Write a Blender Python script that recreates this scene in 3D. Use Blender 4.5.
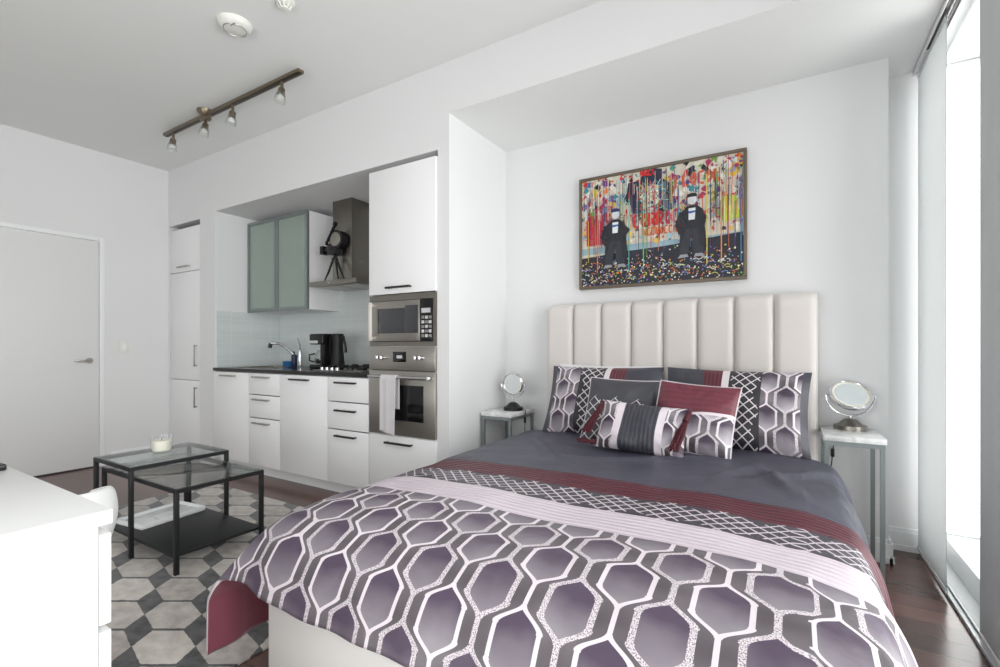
import bpy, bmesh, math, random
import numpy as np
from mathutils import Vector, Matrix, noise
for o in list(bpy.data.objects): bpy.data.objects.remove(o)
SC = bpy.context.scene
COL = SC.collection
PI = math.pi
def lin(r, g, b):
    def f(v):
        v /= 255.0
        return v/12.92 if v <= .04045 else ((v+.055)/1.055)**2.4
    return (f(r), f(g), f(b), 1)

# ------------------------------------------------------------------ camera
cam_d = bpy.data.cameras.new('camera'); cam = bpy.data.objects.new('camera', cam_d); COL.objects.link(cam)
cam.location = (0, 0, 1.1)
cam.rotation_euler = (PI/2, 0, math.atan2(290, 476))
cam_d.sensor_width = 36; cam_d.lens = 36*476/1000
cam_d.shift_y = -(333.5-348)/1000*1.0
cam_d.clip_start = .02
SC.camera = cam
SC.cycles.transparent_max_bounces = 24
# ------------------------------------------------------------------ sky and daylight
w = bpy.data.worlds.new('overcast_sky'); SC.world = w; w.use_nodes = True
bg = w.node_tree.nodes['Background']; bg.inputs[0].default_value = (1.0, .985, .97, 1); bg.inputs[1].default_value = 4.6
def area(name, loc, rot, sx, sy, power, portal=False, col=(1, 1, 1)):
    l = bpy.data.lights.new(name, 'AREA'); l.shape = 'RECTANGLE'; l.size = sx; l.size_y = sy; l.energy = power; l.color = col
    if portal: l.cycles.is_portal = True
    o = bpy.data.objects.new(name, l); COL.objects.link(o); o.location = loc; o.rotation_euler = rot
    return o
area('window_daylight_side', (.93, .35, 1.35), (0, PI/2, 0), 2.5, 5.9, 1, True)
area('fill_window_portal_rear', (-1.4, -2.68, .85), (PI/2, 0, 0), 3.4, 1.5, 1, True)  # portal for the unseen rear window that is added as fill
SC.view_settings.view_transform = 'Standard'
SC.view_settings.look = 'None'
SC.view_settings.exposure = 0.33
SC.view_settings.gamma = 1
SC.view_settings.use_curve_mapping = False

# ------------------------------------------------------------------ node expressions
class X:
    def __init__(s, nt, v): s.nt, s.v = nt, v
    def op(s, o, *a):
        n = s.nt.nodes.new('ShaderNodeMath'); n.operation = o
        for i, q in enumerate((s,)+a):
            q = q.v if isinstance(q, X) else q
            if isinstance(q, (int, float)): n.inputs[i].default_value = q
            else: s.nt.links.new(q, n.inputs[i])
        return X(s.nt, n.outputs[0])
    def __add__(s, o): return s.op('ADD', o)
    def __radd__(s, o): return s.op('ADD', o)
    def __sub__(s, o): return s.op('SUBTRACT', o)
    def __rsub__(s, o): return X(s.nt, o).op('SUBTRACT', s)
    def __mul__(s, o): return s.op('MULTIPLY', o)
    def __rmul__(s, o): return s.op('MULTIPLY', o)
    def __truediv__(s, o): return s.op('DIVIDE', o)
    def abs(s): return s.op('ABSOLUTE')
    def fr(s): return s.op('FRACT')
    def fl(s): return s.op('FLOOR')
    def rnd(s): return s.op('ROUND')
    def mn(s, o): return s.op('MINIMUM', o)
    def mx(s, o): return s.op('MAXIMUM', o)
    def lt(s, o): return s.op('LESS_THAN', o)
    def gt(s, o): return s.op('GREATER_THAN', o)
    def sin(s): return s.op('SINE')
    def clamp(s, a=0, b=1): return s.mx(a).mn(b)
    def between(s, a, b): return s.gt(a)*s.lt(b)
def mixc(nt, f, a, b):
    n = nt.nodes.new('ShaderNodeMix'); n.data_type = 'RGBA'
    for k, q in ((0, f), (6, a), (7, b)):
        q = q.v if isinstance(q, X) else q
        if isinstance(q, (int, float, tuple)): n.inputs[k].default_value = q
        else: nt.links.new(q, n.inputs[k])
    return n.outputs[2]
def noise_n(nt, vec, scale, detail=3):
    n = nt.nodes.new('ShaderNodeTexNoise'); n.inputs['Scale'].default_value = scale; n.inputs['Detail'].default_value = detail
    if vec is not None: nt.links.new(vec, n.inputs['Vector'])
    return X(nt, n.outputs['Fac'])
def newmat(name):
    m = bpy.data.materials.new(name); m.use_nodes = True
    nt = m.node_tree
    return m, nt, nt.nodes['Principled BSDF']
def coords(nt, kind='Object'):
    tc = nt.nodes.new('ShaderNodeTexCoord'); sp = nt.nodes.new('ShaderNodeSeparateXYZ'); nt.links.new(tc.outputs[kind], sp.inputs[0])
    return tc.outputs[kind], X(nt, sp.outputs[0]), X(nt, sp.outputs[1]), X(nt, sp.outputs[2])
def bumpn(nt, bs, h, strength=.3, dist=.01):
    b = nt.nodes.new('ShaderNodeBump'); b.inputs['Strength'].default_value = strength; b.inputs['Distance'].default_value = dist
    nt.links.new(h.v, b.inputs['Height']); nt.links.new(b.outputs[0], bs.inputs['Normal'])
def mat(name, col, rough=.5, metal=0, bump=0, bscale=200, var=0, spec=.5, coat=0, sheen=0, trans=0, ior=1.45):
    m, nt, bs = newmat(name)
    bs.inputs['Base Color'].default_value = lin(*col); bs.inputs['Roughness'].default_value = rough
    bs.inputs['Metallic'].default_value = metal; bs.inputs['Specular IOR Level'].default_value = spec
    bs.inputs['Coat Weight'].default_value = coat; bs.inputs['Sheen Weight'].default_value = sheen
    bs.inputs['Transmission Weight'].default_value = trans; bs.inputs['IOR'].default_value = ior
    v, *_ = coords(nt)
    if var:
        n = noise_n(nt, v, 9)
        c = lin(*col); d = tuple(min(1, q*(1+var)) for q in c[:3])+(1,); e = tuple(q*(1-var) for q in c[:3])+(1,)
        nt.links.new(mixc(nt, n, e, d), bs.inputs['Base Color'])
    if bump: bumpn(nt, bs, noise_n(nt, v, bscale, 2), bump, .002)
    return m
M = {}
M['wall'] = mat('painted_wall_white', (227, 227, 228), .8, bump=.05, bscale=300, spec=.2)
M['ceiling'] = mat('painted_ceiling_white', (234, 235, 234), .85, bump=.05, bscale=300, spec=.2)
M['trim'] = mat('satin_trim_white', (238, 239, 240), .45, bump=.02)
M['door'] = mat('door_paint', (226, 226, 226), .5, bump=.02)
M['cab'] = mat('cabinet_white_lacquer', (240, 240, 241), .38, bump=.01, bscale=40)
M['cabin'] = mat('cabinet_inside', (215, 216, 216), .6, var=.02)
M['dresser'] = mat('dresser_white_foil', (228, 228, 228), .42, bump=.02, bscale=60)
M['shell'] = mat('moulded_white_plastic', (236, 236, 236), .35, bump=.01)
M['steel'] = mat('brushed_steel', (172, 168, 162), .32, 1, bump=.08, bscale=90, var=.06)
M['steeldark'] = mat('dark_brushed_steel', (142, 138, 131), .36, 1, bump=.08, bscale=90, var=.06)
M['chrome'] = mat('chrome', (215, 215, 218), .12, 1, var=.02)
M['handle_reflection'] = mat('handle_painted_reflection', (236, 228, 222), .3, .35, var=.02)  # bright window reflection on the microwave handle, put into its base colour
M['mirror'] = mat('mirror_glass', (235, 238, 240), .02, 1, var=.005)
M['handle_dark'] = mat('dark_bronze_handle', (62, 58, 56), .35, .7, var=.05)
M['black'] = mat('black_plastic', (18, 18, 20), .3, var=.1)
M['blackglass'] = mat('black_appliance_glass', (14, 14, 16), .06, coat=.5, var=.05)
M['greyglass'] = mat('grey_microwave_screen', (62, 63, 67), .15, coat=.3, var=.05)
M['blackmetal'] = mat('black_powder_coated_steel', (36, 36, 38), .5, .3, bump=.05)
M['worktop'] = mat('black_stone_worktop', (28, 27, 29), .2, bump=.02, var=.3)
M['marble'] = None
M['greymetal'] = mat('grey_green_painted_metal', (134, 142, 142), .4, .5, var=.04)
M['uphol'] = mat('light_beige_upholstery', (214, 208, 205), .75, bump=.15, bscale=500, sheen=.3, var=.02)
M['framefab'] = mat('off_white_bed_upholstery', (246, 244, 242), .7, bump=.15, bscale=500, sheen=.2, var=.015)
M['sheet'] = mat('white_sheet', (232, 230, 232), .85, bump=.3, bscale=25, var=.03)
M['piping'] = mat('pale_lilac_piping', (222, 212, 220), .7, bump=.2, bscale=300)
M['maroon'] = mat('maroon_satin', (122, 62, 76), .42, bump=.1, bscale=120, sheen=.3, var=.12)
M['tassel'] = mat('maroon_tassel_yarn', (78, 30, 40), .8, bump=.5, bscale=200, var=.3)
M['bronze'] = mat('bronze_nickel_rail', (128, 117, 100), .35, .9, var=.08)
M['plastic_white'] = mat('white_plastic', (228, 228, 222), .45, bump=.02)
M['alu'] = mat('aluminium_rail', (205, 209, 211), .4, .3, var=.03)
M['frame_dark'] = mat('dark_window_gasket', (70, 74, 80), .5, var=.05)
M['picture_frame'] = mat('weathered_bronze_picture_frame', (112, 100, 88), .45, .4, bump=.2, bscale=80, var=.15)
M['blue'] = mat('blue_sponge', (28, 98, 150), .8, bump=.6, bscale=120, var=.15)
M['navy'] = mat('dark_blue_bottle', (38, 46, 74), .3, var=.1)
M['towel'] = mat('pale_grey_towel', (206, 202, 205), .9, bump=.5, bscale=160, sheen=.3, var=.04)
M['wax'] = mat('cream_candle_wax', (240, 236, 222), .5, var=.02)
M['led'] = mat('white_button', (200, 200, 205), .5, var=.03)
M['reel'] = mat('film_reel_metal', (150, 146, 138), .45, .6, var=.1)
def thin_glass(name, tint=(235, 243, 243), refl=.10, rough=.02, fk=.9):
    m, nt, bs = newmat(name); nt.nodes.remove(bs)
    out = nt.nodes['Material Output']
    t = nt.nodes.new('ShaderNodeBsdfTransparent'); t.inputs[0].default_value = lin(*tint)
    g = nt.nodes.new('ShaderNodeBsdfGlossy'); g.inputs['Roughness'].default_value = rough
    lw = nt.nodes.new('ShaderNodeLayerWeight'); lw.inputs[0].default_value = .25
    f = (X(nt, lw.outputs['Fresnel'])*fk+refl*.4).clamp(0, .9)
    mx = nt.nodes.new('ShaderNodeMixShader')
    nt.links.new(f.v, mx.inputs[0]); nt.links.new(t.outputs[0], mx.inputs[1]); nt.links.new(g.outputs[0], mx.inputs[2]); nt.links.new(mx.outputs[0], out.inputs[0])
    return m
M['glass'] = thin_glass('clear_glass', (252, 253, 253), .12, fk=.3)
M['window_glass'] = thin_glass('window_glass', (250, 252, 252), .02)
M['tableglass'] = thin_glass('table_glass', (249, 252, 251), .2, fk=.35)
def frosted():
    m, nt, bs = newmat('frosted_green_glass'); out = nt.nodes['Material Output']
    bs.inputs['Base Color'].default_value = lin(196, 208, 201); bs.inputs['Roughness'].default_value = .35
    t = nt.nodes.new('ShaderNodeBsdfTransparent'); t.inputs[0].default_value = lin(236, 244, 240)
    v, *_ = coords(nt); n = noise_n(nt, v, 5)*.02+.6
    mx = nt.nodes.new('ShaderNodeMixShader'); nt.links.new(n.v, mx.inputs[0])
    nt.links.new(bs.outputs[0], mx.inputs[1]); nt.links.new(t.outputs[0], mx.inputs[2]); nt.links.new(mx.outputs[0], out.inputs[0])
    return m
M['frosted'] = frosted()
def blindmat(name, k):
    m, nt, bs = newmat(name); out = nt.nodes['Material Output']
    v, x, y, z = coords(nt)
    bs.inputs['Roughness'].default_value = .9
    wv = (z*900).sin()*.5+.5
    nt.links.new(mixc(nt, wv, lin(202, 205, 206), lin(210, 213, 214)), bs.inputs['Base Color'])
    t = nt.nodes.new('ShaderNodeBsdfTranslucent'); t.inputs[0].default_value = lin(213, 214, 214)
    mx = nt.nodes.new('ShaderNodeMixShader'); mx.inputs[0].default_value = k
    nt.links.new(bs.outputs[0], mx.inputs[1]); nt.links.new(t.outputs[0], mx.inputs[2]); nt.links.new(mx.outputs[0], out.inputs[0])
    return m
M['blind'] = blindmat('sheer_blind_fabric', .6); M['blind_dense'] = blindmat('dense_blind_fabric', .12)
def marble():
    m, nt, bs = newmat('white_marble'); v, x, y, z = coords(nt)
    n = noise_n(nt, v, 6, 6); vein = (1-((n-.5).abs()*16).clamp())*.35
    nt.links.new(mixc(nt, vein, lin(236, 236, 236), lin(150, 152, 156)), bs.inputs['Base Color'])
    bs.inputs['Roughness'].default_value = .2
    return m
M['marble'] = marble()
def wood():
    m, nt, bs = newmat('dark_reddish_plank_floor'); v, x, y, z = coords(nt)
    PW, PL = .12, 1.1
    row = (y/PW).fl(); off = (row*.377).fr()*PL
    cx = ((x+off)/PL).fl()
    idn = (row*12.9898+cx*78.233).sin()*43758.5
    r = idn.fr().abs()
    gy = ((y/PW).fr()-.5).abs(); gx = (((x+off)/PL).fr()-.5).abs()
    seam = gy.gt(.488).mx(gx.gt(.4985))
    mp = nt.nodes.new('ShaderNodeMapping'); mp.inputs['Scale'].default_value = (1.2, 16, 1); nt.links.new(v, mp.inputs[0])
    g = noise_n(nt, mp.outputs[0], 4, 6)
    c1 = mixc(nt, r, lin(88, 62, 56), lin(128, 92, 83))
    c2 = mixc(nt, g*.6, c1, lin(62, 38, 34))
    c3 = mixc(nt, seam*.7, c2, lin(24, 15, 14))
    nt.links.new(c3, bs.inputs['Base Color'])
    bs.inputs['Roughness'].default_value = .22
    bumpn(nt, bs, g*.2-seam, .15, .002)
    return m
M['wood'] = wood()
def tile():
    m, nt, bs = newmat('pale_glass_tile'); v, x, y, z = coords(nt)
    a = (x+y)
    seam = ((a/.2).fr()-.5).abs().gt(.485).mx(((z/.075).fr()-.5).abs().gt(.475))
    r = ((a/.2+.5).fl()*7.1+(z/.075+.5).fl()*3.7).sin()*.5+.5
    c = mixc(nt, r*.5, lin(206, 213, 213), lin(216, 222, 222))
    nt.links.new(mixc(nt, seam*.5, c, lin(226, 231, 231)), bs.inputs['Base Color'])
    bs.inputs['Roughness'].default_value = .1
    bumpn(nt, bs, 1-seam, .2, .001)
    return m
M['tile'] = tile()
def rugmat():
    m, nt, bs = newmat('hexagon_rug_pile'); v, x, y, z = coords(nt)
    n0 = noise_n(nt, v, 60, 2)-.5
    x = x+n0*.008; y = y+(noise_n(nt, v, 75, 2)-.5)*.008
    al = (x/.2+y/.122)*.5-.977; be = (x/.2-y/.122)*.5-2.133
    i1, i3 = al.rnd(), be.rnd()
    A_, B_ = (al-i1).abs(), (be-i3).abs()
    hexm = A_.lt(.495-B_*.5)*B_.lt(.465)
    mp = nt.nodes.new('ShaderNodeMapping'); mp.inputs['Scale'].default_value = (14, 22, 1); mp.inputs['Rotation'].default_value = (0, 0, .6); nt.links.new(v, mp.inputs[0])
    n = noise_n(nt, mp.outputs[0], 1, 4)
    n2 = ((n-.3)*2.2).clamp()
    rid = ((i1*3.3+i3*7.7).sin()*.5+.5)*.4
    cream = mixc(nt, (n2*.6+rid).clamp(), lin(150, 142, 137), lin(214, 207, 200))
    dark = mixc(nt, n2, lin(44, 44, 47), lin(98, 97, 98))
    nt.links.new(mixc(nt, hexm, dark, cream), bs.inputs['Base Color'])
    bs.inputs['Roughness'].default_value = .95; bs.inputs['Sheen Weight'].default_value = .3
    bumpn(nt, bs, noise_n(nt, v, 260, 3), .5, .004)
    return m
M['rug'] = rugmat()

# --- bedding patterns, all in metres of cloth (u across, v along)
def ogee(nt, u, v, W=.10, P=.228, wm=.056, lw=.0058, ph=.206, uv=None):
    lines = cell = fillv = near = None
    for k in (0, 1):
        xk = (u-k*W); xk = xk-(xk/(2*W)).rnd()*(2*W); ax = xk.abs()
        vk = (v/P+(.5*k+ph+4)).fr(); tri = (vk-.5).abs()*2
        wd = ((.72-tri)/.38).clamp()
        wd = wd*wd*(3-2*wd)*.5+wd*.5
        wd = wd*wm
        d = (ax-wd).abs(); l2 = lw*1.25 if k == 0 else lw
        ln = d.lt(((tri.between(.3, .74))*.35+1)*l2); ce = ax.lt(wd-l2)
        if k == 0:
            nn = noise_n(nt, uv, 330, 1); ln2 = ln*(nn*7-2.6).clamp(.15, 1)
        else: ln2 = ln
        lines = ln2 if lines is None else lines.mx(ln2)
        cell = ce if cell is None else cell.mx(ce)
        fv = ce*vk; fillv = fv if fillv is None else fillv.mx(fv)
        nr = d.lt(lw*3.2); near = nr if near is None else near.mx(nr)
    return lines, cell, fillv, near
def lattice(nt, u, v, d=.05, lw=.07):
    a = ((u+v)/d); b = ((u-v)/d)
    return ((a.fr()-.5).abs().gt(.5-lw)).mx((b.fr()-.5).abs().gt(.5-lw))
GREY = (74, 72, 80); DARK = (50, 49, 55); LILAC = (218, 207, 216); MAR = (104, 48, 60)
def pat_color(nt, u, v, uvs, hi=0, **kw):
    lines, cell, fv, near = ogee(nt, u+.02, v, uv=uvs, **kw)
    sheen = noise_n(nt, uvs, 9, 2)
    g = ((1-fv)*2.2-.75+(sheen-.5)*.9).clamp()
    fill = mixc(nt, g, lin(86-hi*.4, 72-hi*.4, 92-hi*.4), lin(150+hi, 143+hi, 151+hi))
    gb = ((v/.13).fr()-.5).abs()*2
    band = mixc(nt, gb*.5+(sheen-.5), lin(92-hi*.4, 85-hi*.4, 91-hi*.4), lin(128+hi, 121+hi, 127+hi))
    c = mixc(nt, cell, band, fill)
    return mixc(nt, lines, c, lin(232, 222, 229)), lines
def pleat(v, d=.018): return ((v/d).fr()-.5).abs()*2
def duvetmat():
    m, nt, bs = newmat('patterned_duvet_satin'); uvs, u, v, _ = coords(nt, 'UV')
    pc, lines = pat_color(nt, u, v, uvs)
    wob = (noise_n(nt, uvs, 3, 1)-.5)*.03
    vv = v+wob
    Z = [1.325, 1.50, 1.68, 1.84]
    mid = (Z[1]+Z[2])/2
    zig = (((u/.17).fr()-.5).abs()*2)*.05+.052
    lat = lattice(nt, u, v-mid, .052, .085)*((v-mid).abs().lt(zig))
    gl = mixc(nt, lat, lin(66, 62, 70), lin(216, 206, 214))
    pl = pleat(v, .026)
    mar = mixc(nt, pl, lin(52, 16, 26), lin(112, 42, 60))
    lil = mixc(nt, (pl*.55).clamp(), lin(226, 214, 223), lin(206, 192, 204))
    gn = noise_n(nt, uvs, 4, 3)
    grey = mixc(nt, gn, lin(66, 66, 80), lin(82, 82, 97))
    c = mixc(nt, v.gt(Z[0]), pc, lil)
    c = mixc(nt, v.gt(Z[1]), c, gl)
    c = mixc(nt, v.gt(Z[2]), c, mar)
    c = mixc(nt, v.gt(Z[3]), c, grey)
    nt.links.new(c, bs.inputs['Base Color'])
    bs.inputs['Roughness'].default_value = .45
    plm = (v.between(Z[0], Z[1])).mx(v.between(Z[2], Z[3]))
    bumpn(nt, bs, lines*.5+lat*.5+plm*pl*2+noise_n(nt, uvs, 40, 3)*.8+noise_n(nt, uvs, 7, 3)*4, .6, .003)
    return m
M['duvet'] = duvetmat()
def shamsmat(flip):
    # u runs 0 at the outer end to .78 at the inner end
    m, nt, bs = newmat('pillow_sham_fabric'); uvs, u0, v, _ = coords(nt, 'UV')
    u = (.70-u0) if flip else u0
    pc, lines = pat_color(nt, u+.05, v, uvs, hi=40, W=.085, P=.21, wm=.046, lw=.005)
    lat = lattice(nt, u-.29, v, .055, .075)*((u-.292).abs().lt((((v/.19).fr()-.5).abs()*2)*.035+.04))
    gl = mixc(nt, lat, lin(46, 45, 51), lin(222, 216, 220))
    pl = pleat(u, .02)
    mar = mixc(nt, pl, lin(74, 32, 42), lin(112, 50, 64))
    c = mixc(nt, u.gt(.035), lin(70, 69, 78), pc)
    c = mixc(nt, u.gt(.215), c, gl)
    c = mixc(nt, u.gt(.37), c, lin(224, 216, 221))
    c = mixc(nt, u.gt(.405), c, mar)
    c = mixc(nt, u.gt(.50), c, lin(66, 66, 76))
    nt.links.new(c, bs.inputs['Base Color']); bs.inputs['Roughness'].default_value = .45
    bumpn(nt, bs, lines*.5+lat*.5+noise_n(nt, uvs, 25, 3)*2, .5, .003)
    return m
M['shamL'] = shamsmat(False); M['shamR'] = shamsmat(True)
def cushgrey():
    m, nt, bs = newmat('grey_cushion_with_lattice'); uvs, u, v, _ = coords(nt, 'UV')
    lat = lattice(nt, u-.2, v-.03, .06, .06)*(v.lt(.25-(((u/.12).fr()-.5).abs()*.12)))
    nt.links.new(mixc(nt, lat, lin(70, 70, 76), lin(222, 216, 220)), bs.inputs['Base Color']); bs.inputs['Roughness'].default_value = .5
    bumpn(nt, bs, lat+noise_n(nt, uvs, 18, 3)*2, .5, .003); return m
M['cushgrey'] = cushgrey()
def cushmar():
    m, nt, bs = newmat('maroon_cushion_with_hexagons'); uvs, u, v, _ = coords(nt, 'UV')
    pc, lines = pat_color(nt, u+.03, v+.03, uvs, hi=45, W=.085, P=.2, wm=.044, lw=.005)
    vb = v+u*-.12+.02
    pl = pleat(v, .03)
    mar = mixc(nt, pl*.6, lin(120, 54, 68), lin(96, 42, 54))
    c = mixc(nt, vb.gt(.175), pc, lin(226, 216, 222))
    c = mixc(nt, vb.gt(.19), c, mar)
    nt.links.new(c, bs.inputs['Base Color']); bs.inputs['Roughness'].default_value = .42
    bumpn(nt, bs, lines*.5+pl*.5+noise_n(nt, uvs, 18, 3)*2, .5, .003); return m
M['cushmar'] = cushmar()
def cushobl():
    m, nt, bs = newmat('oblong_cushion_fabric'); uvs, u, v, _ = coords(nt, 'UV')
    pc, lines = pat_color(nt, u+.0, v+.05, uvs, hi=45, W=.075, P=.19, wm=.04, lw=.0045)
    d = (u-.22).abs()
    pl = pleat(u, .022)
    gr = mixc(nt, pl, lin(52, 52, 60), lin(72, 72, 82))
    c = mixc(nt, d.lt(.125), pc, lin(224, 214, 221))
    c = mixc(nt, d.lt(.09), c, gr)
    nt.links.new(c, bs.inputs['Base Color']); bs.inputs['Roughness'].default_value = .45
    bumpn(nt, bs, lines*.5+pl*(d.lt(.09))+noise_n(nt, uvs, 18, 3), .5, .003); return m
M['cushobl'] = cushobl()
def paintmat():
    m, nt, bs = newmat('canvas_paint'); a = nt.nodes.new('ShaderNodeAttribute'); a.attribute_name = 'paint'
    nt.links.new(a.outputs['Color'], bs.inputs['Base Color']); bs.inputs['Roughness'].default_value = .45
    v, *_ = coords(nt); bumpn(nt, bs, noise_n(nt, v, 120, 3), .3, .001); return m
M['paint'] = paintmat()

# ------------------------------------------------------------------ mesh helpers
class MB:
    def __init__(s): s.bm = bmesh.new(); s.uv = None
    def box(s, x0, x1, y0, y1, z0, z1, bev=0, seg=2, mi=0, mtx=None):
        r = bmesh.ops.create_cube(s.bm, size=1); vs = r['verts']
        sx, sy, sz = x1-x0, y1-y0, z1-z0; c = Vector(((x0+x1)/2, (y0+y1)/2, (z0+z1)/2))
        for v in vs: v.co = Vector((v.co.x*sx, v.co.y*sy, v.co.z*sz))+c
        fs = set(f for v in vs for f in v.link_faces)
        for f in fs: f.material_index = mi
        if bev:
            es = list(set(e for v in vs for e in v.link_edges))
            rr = bmesh.ops.bevel(s.bm, geom=es, offset=min(bev, .49*min(abs(sx), abs(sy), abs(sz))), segments=seg, affect='EDGES', profile=.5)
            vs = list(set([v for v in rr['verts']]+[v for v in vs if v.is_valid]))
            for f in rr['faces']: f.material_index = mi
            vs = list(set(v for f in list(fs)+list(rr['faces']) if f.is_valid for v in f.verts))
        if mtx is not None:
            for v in vs: v.co = mtx @ v.co
        return s
    def cyl(s, p0, p1, r0, r1=None, n=20, mi=0, cap=True):
        p0, p1 = Vector(p0), Vector(p1); r1 = r0 if r1 is None else r1
        q = (p1-p0).to_track_quat('Z', 'Y').to_matrix()
        A = [s.bm.verts.new(p0+q @ Vector((r0*math.cos(2*PI*i/n), r0*math.sin(2*PI*i/n), 0))) for i in range(n)]
        B = [s.bm.verts.new(p1+q @ Vector((r1*math.cos(2*PI*i/n), r1*math.sin(2*PI*i/n), 0))) for i in range(n)]
        for i in range(n): s.bm.faces.new((A[i], A[(i+1) % n], B[(i+1) % n], B[i])).material_index = mi
        if cap:
            s.bm.faces.new(A[::-1]).material_index = mi; s.bm.faces.new(B).material_index = mi
        return s
    def lathe(s, prof, org, axis=(0, 0, 1), n=32, mi=0):
        org = Vector(org); q = Vector(axis).to_track_quat('Z', 'Y').to_matrix(); rings = []
        for r, z in prof:
            if r < 1e-6: rings.append([s.bm.verts.new(org+q @ Vector((0, 0, z)))])
            else: rings.append([s.bm.verts.new(org+q @ Vector((r*math.cos(2*PI*i/n), r*math.sin(2*PI*i/n), z))) for i in range(n)])
        for a, b in zip(rings, rings[1:]):
            for i in range(n):
                j = (i+1) % n
                if len(a) == 1 and len(b) == 1: continue
                if len(a) == 1: f = (a[0], b[j], b[i])
                elif len(b) == 1: f = (a[i], a[j], b[0])
                else: f = (a[i], a[j], b[j], b[i])
                s.bm.faces.new(f).material_index = mi
        return s
    def tube(s, pts, r, n=10, closed=False, mi=0):
        P = [Vector(p) for p in pts]; R = r if isinstance(r, (list, tuple)) else [r]*len(P); rings = []
        N = len(P)
        up = None
        for k in range(N):
            if closed: t = (P[(k+1) % N]-P[k-1]).normalized()
            else: t = (P[min(k+1, N-1)]-P[max(k-1, 0)]).normalized()
            if up is None: up = t.orthogonal().normalized()
            up = (up-t*up.dot(t)).normalized(); sd = t.cross(up)
            rings.append([s.bm.verts.new(P[k]+(up*math.cos(2*PI*i/n)+sd*math.sin(2*PI*i/n))*R[k]) for i in range(n)])
        rg = list(zip(rings, rings[1:]))+([(rings[-1], rings[0])] if closed else [])
        for a, b in rg:
            for i in range(n): s.bm.faces.new((a[i], a[(i+1) % n], b[(i+1) % n], b[i])).material_index = mi
        if not closed: s.bm.faces.new(rings[0][::-1]).material_index = mi; s.bm.faces.new(rings[-1]).material_index = mi
        return s
    def grid(s, fn, nu, nv, uvfn=None, mi=0, closed_u=False):
        V = [[s.bm.verts.new(fn(i/nu, j/nv)) for i in range(nu+(0 if closed_u else 1))] for j in range(nv+1)]
        L = s.bm.loops.layers.uv.verify() if uvfn else None
        for j in range(nv):
            for i in range(nu):
                i2 = (i+1) % nu if closed_u else i+1
                f = s.bm.faces.new((V[j][i], V[j][i2], V[j+1][i2], V[j+1][i])); f.material_index = mi; f.smooth = True
                if uvfn:
                    for lp, (a, b) in zip(f.loops, ((i, j), (i+1, j), (i+1, j+1), (i, j+1))): lp[L].uv = uvfn(a/nu, b/nv)
        return s
    def sphere(s, c, r, sc=(1, 1, 1), n=20, mi=0, mtx=None):
        rr = bmesh.ops.create_uvsphere(s.bm, u_segments=n, v_segments=n//2+2, radius=r)
        for v in rr['verts']:
            p = Vector((v.co.x*sc[0], v.co.y*sc[1], v.co.z*sc[2]))
            if mtx is not None: p = mtx @ p
            v.co = p+Vector(c)
        return s
def obj(name, mb, m, parent=None, smooth=40, loc=None, fix=True):
    """links the collected shapes as one mesh; child vertices are given in world space"""
    bm = mb.bm
    if fix: bmesh.ops.recalc_face_normals(bm, faces=bm.faces)
    if parent is not None:
        root = parent
        off = Vector((0, 0, 0))
        while root is not None: off += root.location; root = root.parent
    else:
        if loc is None:
            co = [v.co for v in bm.verts]
            loc = Vector(((min(c.x for c in co)+max(c.x for c in co))/2, (min(c.y for c in co)+max(c.y for c in co))/2, min(c.z for c in co)))
        off = Vector(loc)
    for v in bm.verts: v.co -= off
    me = bpy.data.meshes.new(name); bm.to_mesh(me); bm.free()
    for mm in (m if isinstance(m, (list, tuple)) else [m]): me.materials.append(mm)
    if smooth:
        for p in me.polygons: p.use_smooth = True
        me.set_sharp_from_angle(angle=math.radians(smooth))
    o = bpy.data.objects.new(name, me); COL.objects.link(o)
    if parent is not None: o.parent = parent
    else: o.location = off
    return o
def tag(o, label, cat, group=None):
    o['label'] = label; o['category'] = cat
    if group: o['group'] = group
    return o
def thing(name, label, cat, loc, group=None):
    o = bpy.data.objects.new(name, None); o.empty_display_size = .1; COL.objects.link(o); o.location = loc
    return tag(o, label, cat, group)
def struct(name, mb, m, parent=None, **k):
    o = obj(name, mb, m, parent, **k)
    if parent is None: o['kind'] = 'structure'
    return o

# ------------------------------------------------------------------ room
XL, XR, YB, YW, YN, YE = -5.47, .86, -2.6, 2.41, 3.12, 3.36
HC, HN, T = 2.92, 2.59, .12
struct('floor', MB().box(XL-T, XR+.1, YB-T, YE+.1, -.1, 0), M['wood'], loc=(0, 0, 0), smooth=0)
struct('ceiling', MB().box(XL-T, XR+.1, YB-T, YW, HC, HC+.1), M['ceiling'], smooth=0)
struct('ceiling_alcove', MB().box(-1.845, XR+.1, YW+.002, YE+.1, HN, HN+.1), M['ceiling'], smooth=0)
struct('wall_bulkhead', MB().box(-1.845, XR+.1, YW, YW+.1, HN+.1005, HC+.1), M['wall'], smooth=0)
# bulkhead front strip below the main ceiling (same face as the kitchen wall)
struct('wall_bulkhead_face', MB().box(-1.845, XR+.1, YW-.001, YW+.0015, HN, HC), M['wall'], smooth=0)
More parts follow.
